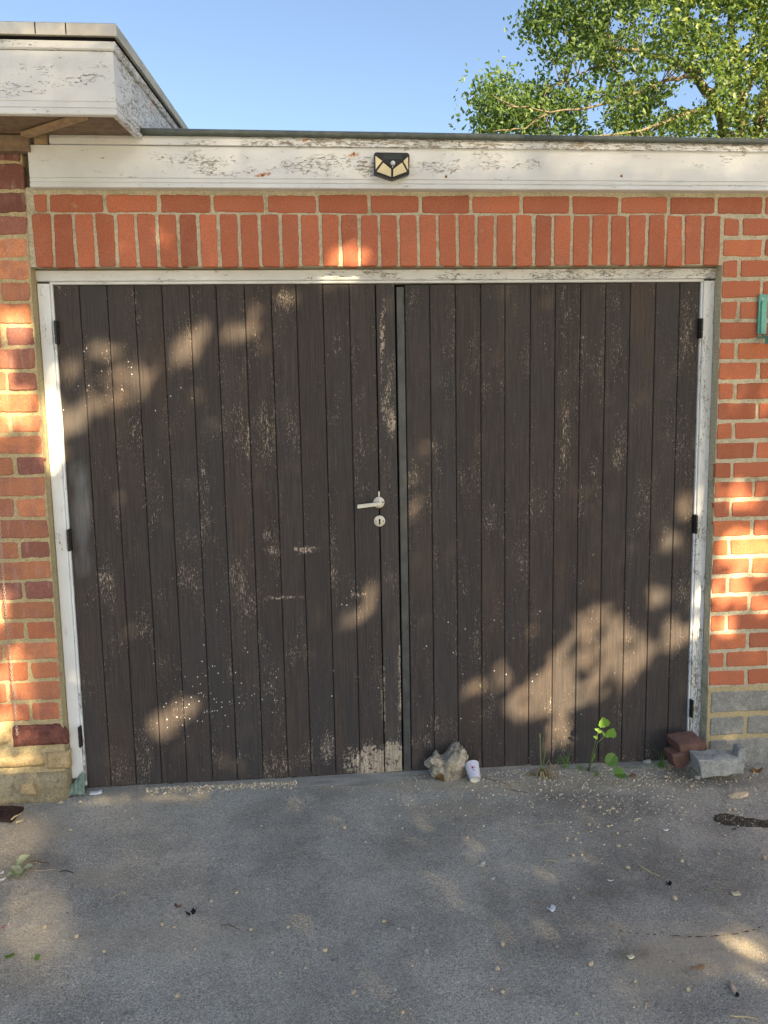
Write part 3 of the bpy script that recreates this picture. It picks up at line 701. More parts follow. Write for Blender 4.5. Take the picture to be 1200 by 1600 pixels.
mb.build('diagonal_batten', m_batten, canopy, bevel=.001)
mb = MB(); x0 = at(52, 218, -.036)[0]
mb.box(x0, .02, -.032, .0, 2.861, 2.902); mb.build('packing_board', m_batten, canopy, bevel=.001)

def flakes(n, fn, mat, parent, smin=.003, smax=.009):
    mb = MB(); K = []
    for _ in range(n):
        x, y, z, ax = fn(); l_ = random.uniform(smin, smax); h = l_*random.uniform(.25, .6); lift = random.uniform(.0008, .0035)
        vs = []
        for i in range(4):
            t = i/3
            for j in (0, 1): vs.append((x+(t-.5)*l_*(1 if ax else .25), y-.0006-lift*(t**2), z+(j-.5)*h+(.3*h*t if ax else t*l_*.4)))
        mb.add(vs, [(2*i, 2*i+2, 2*i+3, 2*i+1) for i in range(3)])
    o = mb.build('paint_flake', mat, parent, attrs={'wear': [0]*len(mb.v), 'rust': [0]*len(mb.v)}); o['kind'] = 'stuff'
def f1():
    while True:
        x = random.uniform(.45, 3.3); z = random.uniform(2.745, 2.85)
        u, v = px([(x, yF, z)])
        if random.random() < blobs(u, v, FW)[0]: return x, yF, z, True
flakes(170, f1, m_fascia, garage)
flakes(150, lambda: (random.uniform(1.1, 3.3), -.044, random.uniform(2.864, 2.890), True), m_fascia, garage)

# ------------------------------------------------------------------ solar wall light
lamp = thing('solar_wall_light', 'black five sided solar security light with cream panels screwed to the white fascia', 'wall light')
def lp(x, y): q = at(560+x/10.909, 220+y/10.909, yF-.02); return (q[0], q[2])
out = [lp(*q) for q in ((265, 232), (292, 205), (838, 212), (870, 248), (866, 578), (575, 676), (264, 568))]
cx = sum(q[0] for q in out)/7; cz = sum(q[1] for q in out)/7
mb = MB(); mb.prism(out, yF-.030, yF+.001); hz = mb.build('housing', m_plastic, lamp, bevel=.003)
m_led = NT('led_panel')
ledv = m_led.n('ShaderNodeTexVoronoi'); m_led.l(m_led.map((1, 1, 1)), ledv.inputs['Vector']); ledv.inputs['Scale'].default_value = 150; ledv.inputs['Randomness'].default_value = .15
m_led = m_led.fin(m_led.mix(m_led.ramp(ledv.outputs['Distance'], .2, .45), (.62, .48, .20), (.66, .60, .40)), .2, .5)
for poly in (((285, 275), (402, 360), (290, 505)), ((420, 388), (553, 497), (551, 628), (308, 540)), ((590, 500), (738, 388), (820, 540), (588, 628)), ((840, 290), (760, 362), (843, 518))):
    mb = MB(); mb.prism([lp(*q) for q in poly], yF-.034, yF-.028); mb.build('light_panel', m_led, lamp, bevel=.0008)
mb = MB(); mb.prism([lp(*q) for q in ((418, 245), (735, 250), (732, 338), (424, 335))], yF-.0325, yF-.028); mb.build('solar_cell', m_solar, lamp)
mb = MB(); z_ = lp(420, 350)
mb.prism([lp(*q) for q in ((415, 362), (745, 365), (577, 492))], yF-.036, yF-.028); mb.build('sensor_bezel', m_plastic, lamp, bevel=.001)
q = lp(581, 402); mb = MB(); mb.lathe([(0, .012), (.004, .0112), (.0075, .008), (.0098, .003), (.0104, -.002)], Matrix.Translation((q[0], yF-.036, q[1])) @ Matrix.Rotation(R(90), 4, 'X'), 20)
mb.build('motion_sensor', simple('frosted_dome', (.55, .60, .62), .3, .5), lamp, True)
q = lp(578, 466); mb = MB(); mb.lathe([(0, .003), (.002, .002), (.0025, 0)], Matrix.Translation((q[0], yF-.036, q[1])) @ Matrix.Rotation(R(90), 4, 'X'), 10); mb.build('indicator', simple('clear_led', (.6, .65, .7), .3, .5), lamp)

# ------------------------------------------------------------------ green bracket on the right pier
br = thing('wall_bracket', 'green painted steel bracket screwed to the red brick pier at the right edge', 'bracket')
a = at(1186.5, 460, -.012); b = at(1197, 522, -.012)
mb = MB(); mb.box(a[0], b[0], -.014, -.004, b[2], a[2]); mb.box(a[0]+.009, a[0]+.0125, -.022, -.0135, b[2], a[2]-.030)
mb.build('back_strap', m_green, br, bevel=.0012)
mb = MB(); mb.box(a[0]+.004, a[0]+.28, -.095, -.062, b[2]-.050, b[2]-.018); mb.box(a[0]+.003, b[0]-.003, -.095, -.004, b[2]-.0175, b[2]-.010); mb.build('arm', m_green, br, bevel=.002)
p = at(1191.5, 467, -.015); mb = MB(); mb.lathe([(0, .004), (.004, .003), (.0055, 0)], Matrix.Translation((p[0], -.014, p[2])) @ Matrix.Rotation(R(90), 4, 'X'), 12)
mb.build('screw', simple('bright_screw', (.6, .6, .58), .3, .5, .8), br, True)

# ------------------------------------------------------------------ chain hanging by the house wall
mb = MB(); p1 = at(25.5, 1146, -.075); z = p1[2]; i = 0
m_chain = simple('dull_galvanised_chain', (.42, .38, .33), .5, .5, .5, .35, 200)
while z < 2.86:
    x = p1[0]+.003*math.sin(z*5)+(.006*math.sin((z-1.6)*22) if 1.5 < z < 1.75 else 0)
    n = 12; pts = []
    for k in range(n+1):
        t = 2*math.pi*k/n; u, v = .0042*math.cos(t), .0082*math.sin(t); ang = (i % 2)*math.pi/2+.5+.2*math.sin(i)
        pts.append((x+u*math.cos(ang), -.075+u*math.sin(ang), z+v))
    mb.tube(pts, .0014, 5, False); z += .0128; i += 1
tag(mb.build('metal_chain', m_chain, None, True), 'thin metal link chain hanging in front of the old brick wall at left edge', 'chain')

# ------------------------------------------------------------------ small things on the ground
def rock(name, c, size, mat, seed=0, amp=.25, rot=0., sub=4, label=None, cat=None, group=None, flat=0., shapef=None, freq=1.6, attrf=None, squash=None):
    bm = bmesh.new(); bmesh.ops.create_icosphere(bm, subdivisions=sub, radius=1.0)
    cr, sr = math.cos(rot), math.sin(rot)
    for v in bm.verts:
        n_ = v.co.copy(); d = 1+amp*noise.noise(n_*freq+Vector((seed, seed*2, 3)))+amp*.45*noise.noise(n_*freq*2.7+Vector((seed, 5, 3)))+amp*.20*noise.noise(n_*freq*7+Vector((1, seed, 3)))+(amp*.14*abs(noise.noise(n_*freq*15+Vector((1, seed, 3)))) if sub > 4 else 0)
        q = n_*d
        if squash:
            for ax in range(3): q[ax] = math.copysign(abs(q[ax])**squash, q[ax])
        if shapef: q = shapef(q)
        q = Vector((q.x*size[0], q.y*size[1], max(q.z, -.75)*size[2])); v.co = Vector((q.x*cr-q.y*sr, q.x*sr+q.y*cr, q.z))
    me = bpy.data.meshes.new(name); bm.to_mesh(me); bm.free(); me.materials.append(mat)
    me.polygons.foreach_set('use_smooth', [sub > 2]*len(me.polygons))
    if attrf:
        a_ = me.attributes.new('stain', 'FLOAT', 'POINT'); a_.data.foreach_set('value', [attrf(v.co) for v in me.vertices])
    o = bpy.data.objects.new(name, me); sc.collection.objects.link(o)
    zmin = min(v.co.z for v in me.vertices)
    o.location = (c[0], c[1], c[2]-zmin-.002)
    if label: tag(o, label, cat, group)
    return o
# knobbly flint
m_flint = mat_stone('pale_flint', (.17, .155, .13), (.56, .51, .40), (.10, .10, .10), 22, .85, .009, (.17, .095, .03))
g = gnd(700, 1221)
def heart(q):
    x, z = q.x, q.z
    z2 = z*(1.0+.20*x)+(.30 if x > .1 else 0)*max(0, z)*min(1, (x-.1)*2.0)-(.50*math.exp(-((x+.22)/.28)**2) if z > 0 else 0)*z
    x2 = x*(1-.28*max(0, -z))+.12*z
    return Vector((x2, q.y, z2))
rock('rock', (g[0]-.002, g[1]+.05, g[2]), (.093, .058, .088), m_flint, 4.2, .36, 0, 5, 'knobbly grey flint with brown stained foot at the door beside the paper cup', 'rock', shapef=heart, freq=1.7,
     attrf=lambda c: max(0, 1-((c.x+.035)/.035)**2-((c.z+.055)/.05)**2))
# paper cup
cup = thing('paper_cup', 'small white paper cup with lilac pattern and red mark lying against the flint', 'cup')
gb = gnd(743, 1225); T = Matrix.Translation((gb[0], gb[1], gb[2]+.022)) @ Matrix.Rotation(R(-6), 4, 'Y') @ Matrix.Rotation(R(-60), 4, 'X')
tc = NT('printed_cup_paper'); zc = tc.sep(tc.geo())
wv = tc.n('ShaderNodeTexWave'); tc.l(tc.map((1, 1, 1)), wv.inputs['Vector']); wv.inputs['Scale'].default_value = 90; wv.inputs['Distortion'].default_value = 4
m_cup = tc.fin(tc.mix(tc.ramp(wv.outputs['Fac'], .4, .7), (.66, .66, .70), (.44, .46, .60)), .55, .3)
m_cupw = simple('plain_cup_paper', (.68, .67, .62), .6, .3, 0, .05)
mb = MB(); mb.lathe([(.0245, .0), (.0255, .004), (.034, .078), (.0352, .080), (.0352, .0825), (.0335, .0825), (.0328, .078), (.024, .006)], T, 36)
mb.build('cup_wall', m_cup, cup, True)
mb = MB(); mb.lathe([(0, .0045), (.0225, .004), (.0235, .0), (.0248, .0005)], T, 30); mb.build('cup_base', m_cupw, cup, True)
mb = MB()
def cp(a_, h, r_): return T @ Vector((r_*math.sin(a_), -r_*math.cos(a_), h))
def decal(a0, a1, h0, h1, n=4):
    vs = []
    for k in range(n+1):
        a_ = a0+(a1-a0)*k/n
        for h in (h0, h1): vs.append(cp(a_, h, .0255+(h-.004)/.074*.0085+.0006))
    mb.add(vs, [(2*k, 2*k+2, 2*k+3, 2*k+1) for k in range(n)])
UP = 0.0
decal(UP-.28, UP+.02, .040, .052); mb.build('red_mark', simple('red_print', (.50, .04, .07), .5), cup)
mb = MB(); decal(UP+.04, UP+.34, .044, .0475); decal(UP-.2, UP+.25, .034, .036); decal(UP-.25, UP+.2, .029, .0308); mb.build('print_line', simple('dark_blue_print', (.10, .10, .30), .5), cup)

# broken bricks and concrete block by the right jamb
def chunk(name, P8, mat, label, cat, group=None, amp=.004, seed=1, n=4):
    bm = bmesh.new(); vs = [bm.verts.new(tuple(map(float, p))) for p in P8]
    for q in ((0,3,2,1),(4,5,6,7),(0,1,5,4),(1,2,6,5),(2,3,7,6),(3,0,4,7)): bm.faces.new([vs[i] for i in q])
    bmesh.ops.bevel(bm, geom=list(bm.edges), offset=.004, segments=2, profile=.6, affect='EDGES')
    bmesh.ops.triangulate(bm, faces=bm.faces); 
    for _ in range(3): bmesh.ops.subdivide_edges(bm, edges=[e for e in bm.edges if e.calc_length() > .012], cuts=1)
    for v in bm.verts:
        c = v.co; v.co = c+Vector((noise.noise(c*25+Vector((seed, 0, 0))), noise.noise(c*25+Vector((0, seed, 0))), noise.noise(c*25+Vector((0, 0, seed)))))*amp+Vector((noise.noise(c*110), noise.noise(c*120+Vector((3, 0, 0))), noise.noise(c*115+Vector((0, 4, 0)))))*amp*.35
    me = bpy.data.meshes.new(name); bm.to_mesh(me); bm.free(); me.materials.append(mat)
    me.polygons.foreach_set('use_smooth', [True]*len(me.polygons))
    o = bpy.data.objects.new(name, me); sc.collection.objects.link(o)
    return tag(o, label, cat, group)
m_bb = mat_stone('dull_red_broken_brick', (.11, .060, .050), (.17, .10, .08), (.12, .085, .07), 20, .9, .003)
def Pz(x, y, Y, z=None):
    q = at(x, y, Y); return [q[0], q[1], q[2]]
ff = -.15
def slab(fl, fr_, tl, tr, Yf, Yb, dz=.0):
    """front face from four pixels at depth Yf, extruded to Yb"""
    A = [Pz(*fl, Yf), Pz(*fr_, Yf), Pz(*tr, Yf), Pz(*tl, Yf)]
    B = [[p[0], Yb, p[2]+dz] for p in A]
    return [A[0], A[1], B[1], B[0], A[3], A[2], B[2], B[3]]
def slab2(fl, fr_, tl, tr, Yf, Yb, dx, dz):
    A = [Pz(*fl, Yf), Pz(*fr_, Yf), Pz(*tr, Yf), Pz(*tl, Yf)]; B = [[p[0]+dx, Yb, p[2]+dz] for p in A]
    return [A[0], A[1], B[1], B[0], A[3], A[2], B[2], B[3]]
chunk('broken_brick', slab2((1064, 1179), (1106, 1171), (1061, 1165), (1103, 1160), -.095, .0, -.022, .022), m_bb, 'dark red broken brick lying tilted against the right door jamb', 'brick', 'broken bricks by the right jamb', seed=3)
chunk('broken_brick', slab2((1056, 1202), (1066, 1203), (1049, 1180), (1094, 1173), -.105, -.03, -.008, .004), m_bb, 'brown wedge of broken brick tilted under the darker brick beside the concrete block', 'brick', 'broken bricks by the right jamb', seed=6)
m_conc = mat_stone('pale_aggregate_concrete', (.26, .275, .265), (.42, .44, .42), (.14, .15, .145), 26, .95, .006)
blk = thing('concrete_block', 'broken pale grey concrete block with a raised corner at the foot of the right pier', 'concrete block')
gq = gnd(1128, 1216)
o = chunk('block_body', slab((1097, 1216), (1162, 1209), (1091, 1188), (1165, 1186), -.20, -.10, .004), m_conc, None, None, amp=.007, seed=9); o.parent = blk
o = chunk('broken_corner', slab((1153, 1192), (1166, 1190), (1157, 1170), (1165, 1169), -.185, -.12, .0), m_conc, None, None, amp=.006, seed=12); o.parent = blk
m_peb = mat_stone('pebble_grey', (.28, .28, .26), (.45, .44, .40), (.2, .2, .19), 60, .8, .001)
m_buff = mat_stone('pebble_buff', (.46, .37, .24), (.66, .56, .40), (.30, .22, .13), 70, .9, .001)
g = gnd(1089, 1217); rock('pebble', g, (.016, .014, .014), m_peb, 3, .08, 0, 3, 'round pale grey pebble under the edge of the concrete block', 'pebble')
g = gnd(1153, 1244); rock('stone', g, (.048, .028, .010), m_buff, 8, .3, .1, 4, 'flat pale buff stone lying on the asphalt in front of the concrete block', 'stone')
g = gnd(1012, 1192); rock('stone', g, (.022, .012, .011), m_peb, 5, .35, 0, 3, 'small white stone beside the right grass tuft at the door foot', 'stone')
g = gnd(45, 1240); chunk('stone', slab((31, 1240), (57, 1243), (32, 1232), (50, 1225), -.055, -.036, .012), m_sand, 'buff sandstone flake leaning on the footing of the house wall', 'stone', seed=2, amp=.003)
g = gnd(845, 1243); rock('pebble', gnd(876, 1242), (.012, .009, .006), m_peb, 3, .1, 0, 3, 'smooth grey oval pebble in front of the withered weed', 'pebble')

# leaf shapes -------------------------------------------------------
def blade(mb, pts, wd, up=Vector((0, 0, 1)), fold=.0):
    """flat ribbon leaf along pts with widths wd"""
    P_ = [Vector(tuple(map(float, p))) for p in pts]; vs = []
    for i, p in enumerate(P_):
        t = (P_[min(i+1, len(P_)-1)]-P_[max(i-1, 0)]).normalized(); s_ = t.cross(up)
        if s_.length < .05: s_ = t.cross(Vector((1, 0, 0)))
        s_.normalize(); n_ = s_.cross(t); w_ = wd[i]
        vs += [p-s_*w_+n_*w_*fold, p, p+s_*w_+n_*w_*fold]
    fs = []
    for i in range(len(P_)-1):
        q = i*3; fs += [(q, q+1, q+4, q+3), (q+1, q+2, q+5, q+4)]
    mb.add(vs, fs)
m_lime = mat_leaf('bright_weed_leaf', (.16, .34, .05), (.24, .44, .07), .4)
m_weed = mat_leaf('green_weed_leaf', (.08, .17, .035), (.14, .26, .05), .3)
m_stemg = mat_leaf('weed_stem', (.16, .24, .08), (.22, .28, .1), .2)
m_dry = mat_leaf('dry_stalk', (.30, .24, .13), (.42, .34, .2), .2)
m_brleaf = mat_leaf('brown_dead_leaf', (.28, .17, .09), (.42, .28, .17), .2)
def bld(mb, name, mat, parent=None, smooth=True):
    return mb.build(name, mat, parent, smooth, attrs={'tint': list(rng.random(len(mb.v))*.3+.35)})
wd_ = thing('weed', 'tall weed with lime green toothed leaves at the foot of the right door', 'weed')
Yw = -.085
base = gnd(918, 1204); base = Vector((base[0], base[1], base[2]))
def W(x, y, Y=Yw): return Vector(tuple(at(x, y, Y)))
mb = MB()
mb.tube([base, W(925, 1180), W(930, 1160), W(936, 1138)], [.0022, .002, .0016, .001], 6)
mb.tube([base+Vector((.004, 0, 0)), W(928, 1178), W(934, 1160), W(945, 1150)], [.0022, .002, .0016, .001], 6)
mb.tube([base, W(935, 1196, -.10), W(945, 1189, -.10)], [.002, .0018, .0012], 6)
mb.tube([base, W(940, 1206, -.13), W(958, 1207, -.13)], [.002, .0018, .0012], 6)
bld(mb, 'stem', m_stemg, wd_)
def lobed(mb, c, w_, h, dirv, tilt=Vector((0, -1, .2)), teeth=5, arrow=True, seed=0):
    """toothed arrow-shaped leaf: centre fan, facing tilt"""
    d = dirv.normalized(); s_ = d.cross(tilt).normalized(); n_ = s_.cross(d)
    rnd_ = random.Random(seed); out_ = []
    N = 22
    for k in range(N):
        t = k/N*2*math.pi; r_ = 1-.12*((k % 2))*(1)+.05*rnd_.random()
        a_, b_ = math.sin(t)*w_*r_, math.cos(t)*h*r_
        if arrow and b_ > 0: a_ *= (1-.65*(b_/h)**1.5)
        if arrow and b_ < -.75*h: b_ += h*.28*(1-abs(a_)/w_)
        out_.append(c+s_*a_+d*b_+n_*(abs(a_)*.35-(b_/h)**2*h*.08))
    mb.add([c]+out_, [(0, 1+k, 1+(k+1) % N) for k in range(N)])
mb = MB()
lobed(mb, W(943, 1129), .029, .028, Vector((-.15, 0, 1)), seed=1)
lobed(mb, W(955, 1145), .026, .026, Vector((.5, 0, .8)), seed=2)
for x, y, d in ((938, 1133, (1, 0, -.3)), (943, 1134, (-1, 0, .2)), (933, 1140, (-1, 0, .4)), (937, 1143, (1, 0, .1)), (944, 1147, (-.6, 0, .8)), (949, 1150, (1, 0, -.2)), (931, 1152, (-1, 0, .4))):
    lobed(mb, W(x, y), .008, .014, Vector(d), seed=x)
bld(mb, 'leaf', m_lime, wd_, False)
def bl(): bld(mb, 'basal_leaf', m_weed, wd_, False)
mb = MB(); lobed(mb, W(955, 1187, -.105), .032, .034, Vector((.7, .3, .7)), Vector((0, -1, .7)), arrow=False, seed=4); bl(); mb = MB()
lobed(mb, W(968, 1209, -.16), .034, .030, Vector((1, .1, .0)), Vector((0, -.5, 1)), arrow=False, seed=5); bl(); mb = MB()
lobed(mb, W(931, 1211, -.15), .012, .016, Vector((.3, -.6, .2)), Vector((0, -.6, 1)), arrow=False, seed=6); bl(); mb = MB()
blade(mb, [W(924, 1192), W(928, 1183), W(931, 1176)], [.001, .006, .001], Vector((0, -1, 0)))
bld(mb, 'basal_leaf', m_weed, wd_, False)
# withered weed
w2 = thing('weed', 'withered weed with thin upright stalks and curled brown roots at the door foot', 'weed')
b2 = gnd(846, 1212); b2 = Vector(tuple(b2)); Y2 = b2.y
mb = MB()
mb.tube([b2, W(845, 1190, Y2), W(844, 1160, Y2), W(844, 1146, Y2)], [.003, .0028, .0028, .0038], 6)
mb.tube([b2, W(849, 1190, Y2), W(853, 1170, Y2)], [.002, .0015, .002], 6); mb.tube([b2, W(852, 1198, Y2), W(858, 1187, Y2)], [.0018, .0014, .002], 6)
bld(mb, 'stalk', m_stemg, w2)
mb = MB()
for k in range(46):
    a_ = random.uniform(0, 2*math.pi); l_ = random.uniform(.03, .09); h = random.uniform(.005, .045)
    e = b2+Vector((math.cos(a_)*l_, math.sin(a_)*l_*.7-.01, 0)); m_ = (b2+e)/2+Vector((0, 0, h)); e.z = zg(e.x)+.002
    blade(mb, [b2+Vector((0, 0, .004)), m_, e], [.0014, .0030, .0010])
blade(mb, [b2+Vector((0, 0, .01)), W(835, 1198, Y2), W(826, 1194, Y2), W(818, 1199, Y2), W(815, 1210, Y2-.01)], [.002, .0035, .004, .0035, .001])
bld(mb, 'dead_leaf', m_dry, w2, False)
# grass tufts
def tuft(x, y, n, h, label, green=True, dirx=0):
    b_ = Vector(tuple(gnd(x, y))); mb = MB()
    for k in range(n):
        a_ = random.uniform(0, 2*math.pi); l_ = random.uniform(.1, .75)*h; hh = h*random.uniform(.3, 1)
        r_ = Vector((random.gauss(0, .010), random.gauss(0, .006), 0))
        p0 = b_+r_; p1_ = p0+Vector((math.cos(a_)*l_*.3, math.sin(a_)*l_*.2, hh*.6)); p2_ = p0+Vector((math.cos(a_)*l_*.9+dirx*h*.3, math.sin(a_)*l_*.5, hh*random.uniform(.6, 1)))
        blade(mb, [p0, p1_, p2_], [.0013, .0012, .0003], Vector((0, -1, .3)))
    return tag(bld(mb, 'grass_tuft', m_weed if green else m_dry, None, False), label, 'grass tuft')
tuft(882, 1200, 14, .10, 'sparse grass blades between the withered weed and the lime green weed', dirx=-.6)
tuft(1032, 1198, 40, .055, 'small low green grass tuft against the broken bricks')
tuft(1033, 1192, 4, .12, 'few tall thin green blades rising above the low tuft by the broken bricks')

tuft(862, 1203, 12, .05, 'short dry yellow grass tuft just right of the withered weed', green=False)
tuft(905, 1203, 16, .04, 'tiny green grass tuft at the foot of the lime green weed')
tuft(1046, 1203, 14, .04, 'short dry grass tuft in front of the broken bricks', green=False)
# cloth, paper, slate etc. on the left
m_cloth = simple('grey_green_cloth', (.17, .24, .20), .85, .2, 0, .3, 60, .001)
bm = bmesh.new(); g0 = gnd(118, 1244); N_ = 34
grid = []
for j in range(N_):
    for i in range(N_):
        u, v = i/(N_-1), j/(N_-1)
        X = (u-.5)*.085*(1-.65*v)+.022*v; Yy = .06*(v)+.004*noise.noise((u*5, v*5, 2))
        Z = .078*v**1.1+.016*noise.noise((u*6+v*3, v*3, 1))+.012*abs(math.sin(u*9+v*5))*math.sin(math.pi*v)+.014*math.sin(math.pi*u)
        grid.append(bm.verts.new((g0[0]+X, g0[1]+Yy-.01, g0[2]+max(Z, .001))))
for j in range(N_-1):
    for i in range(N_-1): bm.faces.new([grid[j*N_+i], grid[j*N_+i+1], grid[(j+1)*N_+i+1], grid[(j+1)*N_+i]])
me = bpy.data.meshes.new('cloth'); bm.to_mesh(me); bm.free(); me.materials.append(m_cloth); me.polygons.foreach_set('use_smooth', [True]*len(me.polygons))
o = bpy.data.objects.new('cloth', me); sc.collection.objects.link(o); s_ = o.modifiers.new('thick', 'SOLIDIFY'); s_.thickness = .002
tag(o, 'crumpled grey green rag stuffed under the left door jamb', 'cloth')
m_white = simple('white_scrap', (.70, .72, .74), .6, .3, 0, .08)
def scrap(x, y, w_, h, rot, mat, name, label, cat, thick=.0015, lift=.004, group=None, curl=.004):
    g = gnd(x, y); mb = MB(); n = 5; c, s_ = math.cos(R(rot)), math.sin(R(rot)); top = []
    for j in range(n):
        for i in range(n):
            u, v = i/(n-1)-.5, j/(n-1)-.5; wob = 1+.25*noise.noise((u*3+x, v*3, y))
            X, Y_ = u*w_*wob, v*h*wob; Z = lift*.4+curl*(4*u*u)+.3*curl*noise.noise((u*5+x, v*5, 1))
            top.append((g[0]+X*c-Y_*s_, g[1]+X*s_+Y_*c, g[2]+max(Z, .001)+thick))
    mb.add(top, [(j*n+i, j*n+i+1, (j+1)*n+i+1, (j+1)*n+i) for j in range(n-1) for i in range(n-1)])
    o = mb.build(name, mat, None, True, attrs={'tint': [.5]*len(mb.v)}); md = o.modifiers.new('thick', 'SOLIDIFY'); md.thickness = thick; md.offset = -1
    return tag(o, label, cat, group)
scrap(150, 1240, .050, .030, 12, m_white, 'paper_scrap', 'white folded paper scrap beside the grey green rag', 'paper scrap', .004)
m_slate = simple('dark_bark_slab', (.05, .03, .025), .85, .2, 0, .6, 90, .004)
g = gnd(14, 1273)
a, b, c, d = gnd(-40, 1262), gnd(38, 1264), gnd(18, 1287), gnd(-40, 1277)
chunk('bark_slab', [(d[0], d[1], .0), (c[0], c[1], .0), (b[0], b[1], .0), (a[0], a[1], .0), (d[0], d[1], .016), (c[0], c[1], .014), (b[0], b[1], .014), (a[0], a[1], .016)], m_slate, 'dark brown rough bark slab on the ground at the left edge', 'bark', amp=.004, seed=5)
def stick(x0, y0, x1, y1, r_, mat, label, name='twig', lift=.004, bend=.006, cat='twig', group=None):
    a, b = gnd(x0, y0), gnd(x1, y1); pts = []
    for k in range(7):
        t = k/6; p_ = a+(b-a)*t; pts.append((p_[0]+bend*math.sin(t*3.1+x0)*.5, p_[1]+bend*math.sin(t*3.1)*1.0, zg(p_[0])+lift+r_+.002*math.sin(t*7+x0)))
    mb = MB(); mb.tube(pts, [r_*(1-.4*abs(k/6-.3)) for k in range(7)], 6)
    return tag(mb.build(name, mat, None, True), label, cat, group)
m_twig = simple('brown_twig', (.12, .07, .045), .85); m_pale = simple('pale_stick', (.50, .42, .25), .8); m_char = simple('charred_bits', (.010, .010, .011), .8)
stick(18, 1286, 34, 1276, .0035, m_pale, 'pale split stick lying on the end of the bark slab', lift=.014, bend=0)
stick(25, 1288, 36, 1283, .0045, m_pale, 'short pale chip of wood just in front of the bark slab', 'wood_chip', .002, 0, 'wood chip')
stick(45, 1349, 78, 1353, .0018, m_twig, 'reddish brown curved leaf stalk beside the shrivelled pale green leaves', lift=.006, bend=.008)
stick(52, 1362, 88, 1361, .0010, m_pale, 'straight pale straw right of the shrivelled leaves', bend=.0)
stick(94, 1364, 114, 1366, .0016, m_char, 'black crooked twig on the sunlit left part of the drive', bend=.008)
stick(994, 1352, 1030, 1372, .0020, m_pale, 'long pale straw pointing to the black crumb on the right of the drive', bend=0)
stick(1158, 1428, 1181, 1441, .0014, m_pale, 'pale straw near the right edge below the cream chip', bend=0)
stick(852, 1346, 876, 1350, .0014, m_pale, 'short straw left of the scattered pods', bend=.003)
stick(840, 1290, 872, 1289, .0009, m_pale, 'fine pale straw in the middle of the scattered pods', bend=.002)
stick(168, 1407, 204, 1392, .0008, m_pale, 'very thin straw right of the bright sun patches on the left', bend=0)
stick(1140, 1590, 1185, 1596, .0022, m_pale, 'pale tan stick at the bottom right corner', bend=.004)
stick(932, 1272, 928, 1262, .0010, m_twig, 'tiny brown twig among the pods near the oil stain', bend=.003)
stick(345, 1448, 372, 1455, .0013, m_twig, 'thin dark forked twig right of the charred leaves', bend=.01)
stick(757, 1218, 800, 1230, .0016, m_twig, 'curved brown stem on the asphalt right of the paper cup', bend=.02)
stick(790, 1234, 832, 1240, .0014, m_twig, 'thin brown stem between the paper cup and the withered weed', bend=-.012)
# shrivelled leaf cluster
m_sage = mat_leaf('sage_dry_leaf', (.22, .27, .16), (.32, .36, .24), .2, (.34, .32, .08))
lc = thing('dead_leaf_cluster', 'shrivelled pale sage green leaves lying on the drive at the left edge', 'leaves')
mb = MB()
for x, y, w_, ang in ((38, 1350, .030, .9), (24, 1366, .026, 2.6), (18, 1374, .022, 4.0), (30, 1368, .020, 1.8), (44, 1362, .022, .2), (34, 1372, .018, 5.2)):
    c = Vector(tuple(gnd(x, y)))+Vector((0, 0, .012)); d = Vector((math.cos(ang), math.sin(ang), .35))
    s_ = d.cross(Vector((0, 0, 1))).normalized(); n_ = s_.cross(d).normalized(); vs = []; N = 8
    for i in range(N+1):
        for j in range(5):
            t, v = i/N-.5, j/4-.5; ww = math.sin(math.pi*(i/N)*.92+.15)*w_*.75
            vs.append(c+d.normalized()*t*w_*2+s_*v*ww*2+n_*(abs(v)*ww*1.4+.006*noise.noise((t*7+x, v*7, 2))))
    mb.add(vs, [(i*5+j, i*5+j+1, (i+1)*5+j+1, (i+1)*5+j) for i in range(N) for j in range(4)])
bld(mb, 'leaf', m_sage, lc)
m_mag = simple('magenta_petal', (.30, .03, .12), .7)
scrap(4, 1375, .022, .012, 20, m_white, 'paper_scrap', 'small cream scrap at the left edge below the shrivelled leaves', 'paper scrap')
scrap(3, 1365, .012, .010, 60, m_white, 'paper_scrap', 'tiny white scrap at the left edge beside the shrivelled leaves', 'paper scrap')
scrap(15, 1495, .028, .016, 30, m_weed, 'leaf', 'fresh green leaf lying flat near the bottom left edge', 'leaf', .0005)
scrap(57, 1500, .020, .016, 70, m_weed, 'leaf', 'dull green folded leaf right of the fresh green leaf', 'leaf', .0005, curl=.01)
scrap(4, 1450, .022, .005, 40, m_mag, 'petal', 'magenta petal at the left edge of the drive', 'petal', .0005)
scrap(298, 1429, .030, .022, 30, m_char, 'charred_leaf', 'black charred leaf left of centre on the drive', 'leaf', .001, curl=.012)
scrap(278, 1418, .024, .012, -20, m_twig, 'dead_leaf', 'dark brown curled leaf beside the black charred leaf', 'leaf', .001, curl=.010)
scrap(753, 1352, .040, .014, 55, simple('pale_shell', (.46, .47, .42), .6), 'wood_chip', 'pale grey sliver of wood on the asphalt below the paper cup', 'wood chip', .003)
scrap(1149, 1398, .028, .018, -5, simple('cream_chip', (.60, .56, .40), .6), 'plaster_chip', 'cream rectangular chip on the right of the drive', 'chip', .004)
scrap(861, 1423, .024, .018, 30, m_white, 'foil_scrap', 'crumpled white scrap of foil in the middle right of the drive', 'foil scrap', .002, curl=.012)
scrap(1040, 1298, .020, .012, 10, m_white, 'paper_scrap', 'small white scrap left of the oil stain', 'paper scrap', .002)
scrap(985, 1497, .018, .014, 15, simple('cream_chip2', (.60, .58, .40), .7), 'plaster_chip', 'cream chip beside the dark stain left of the dusty patch', 'chip', .004)
scrap(1090, 1513, .046, .012, 6, m_brleaf, 'dead_leaf', 'narrow tan dead leaf lying on the dusty patch', 'leaf', .0006, curl=.006)
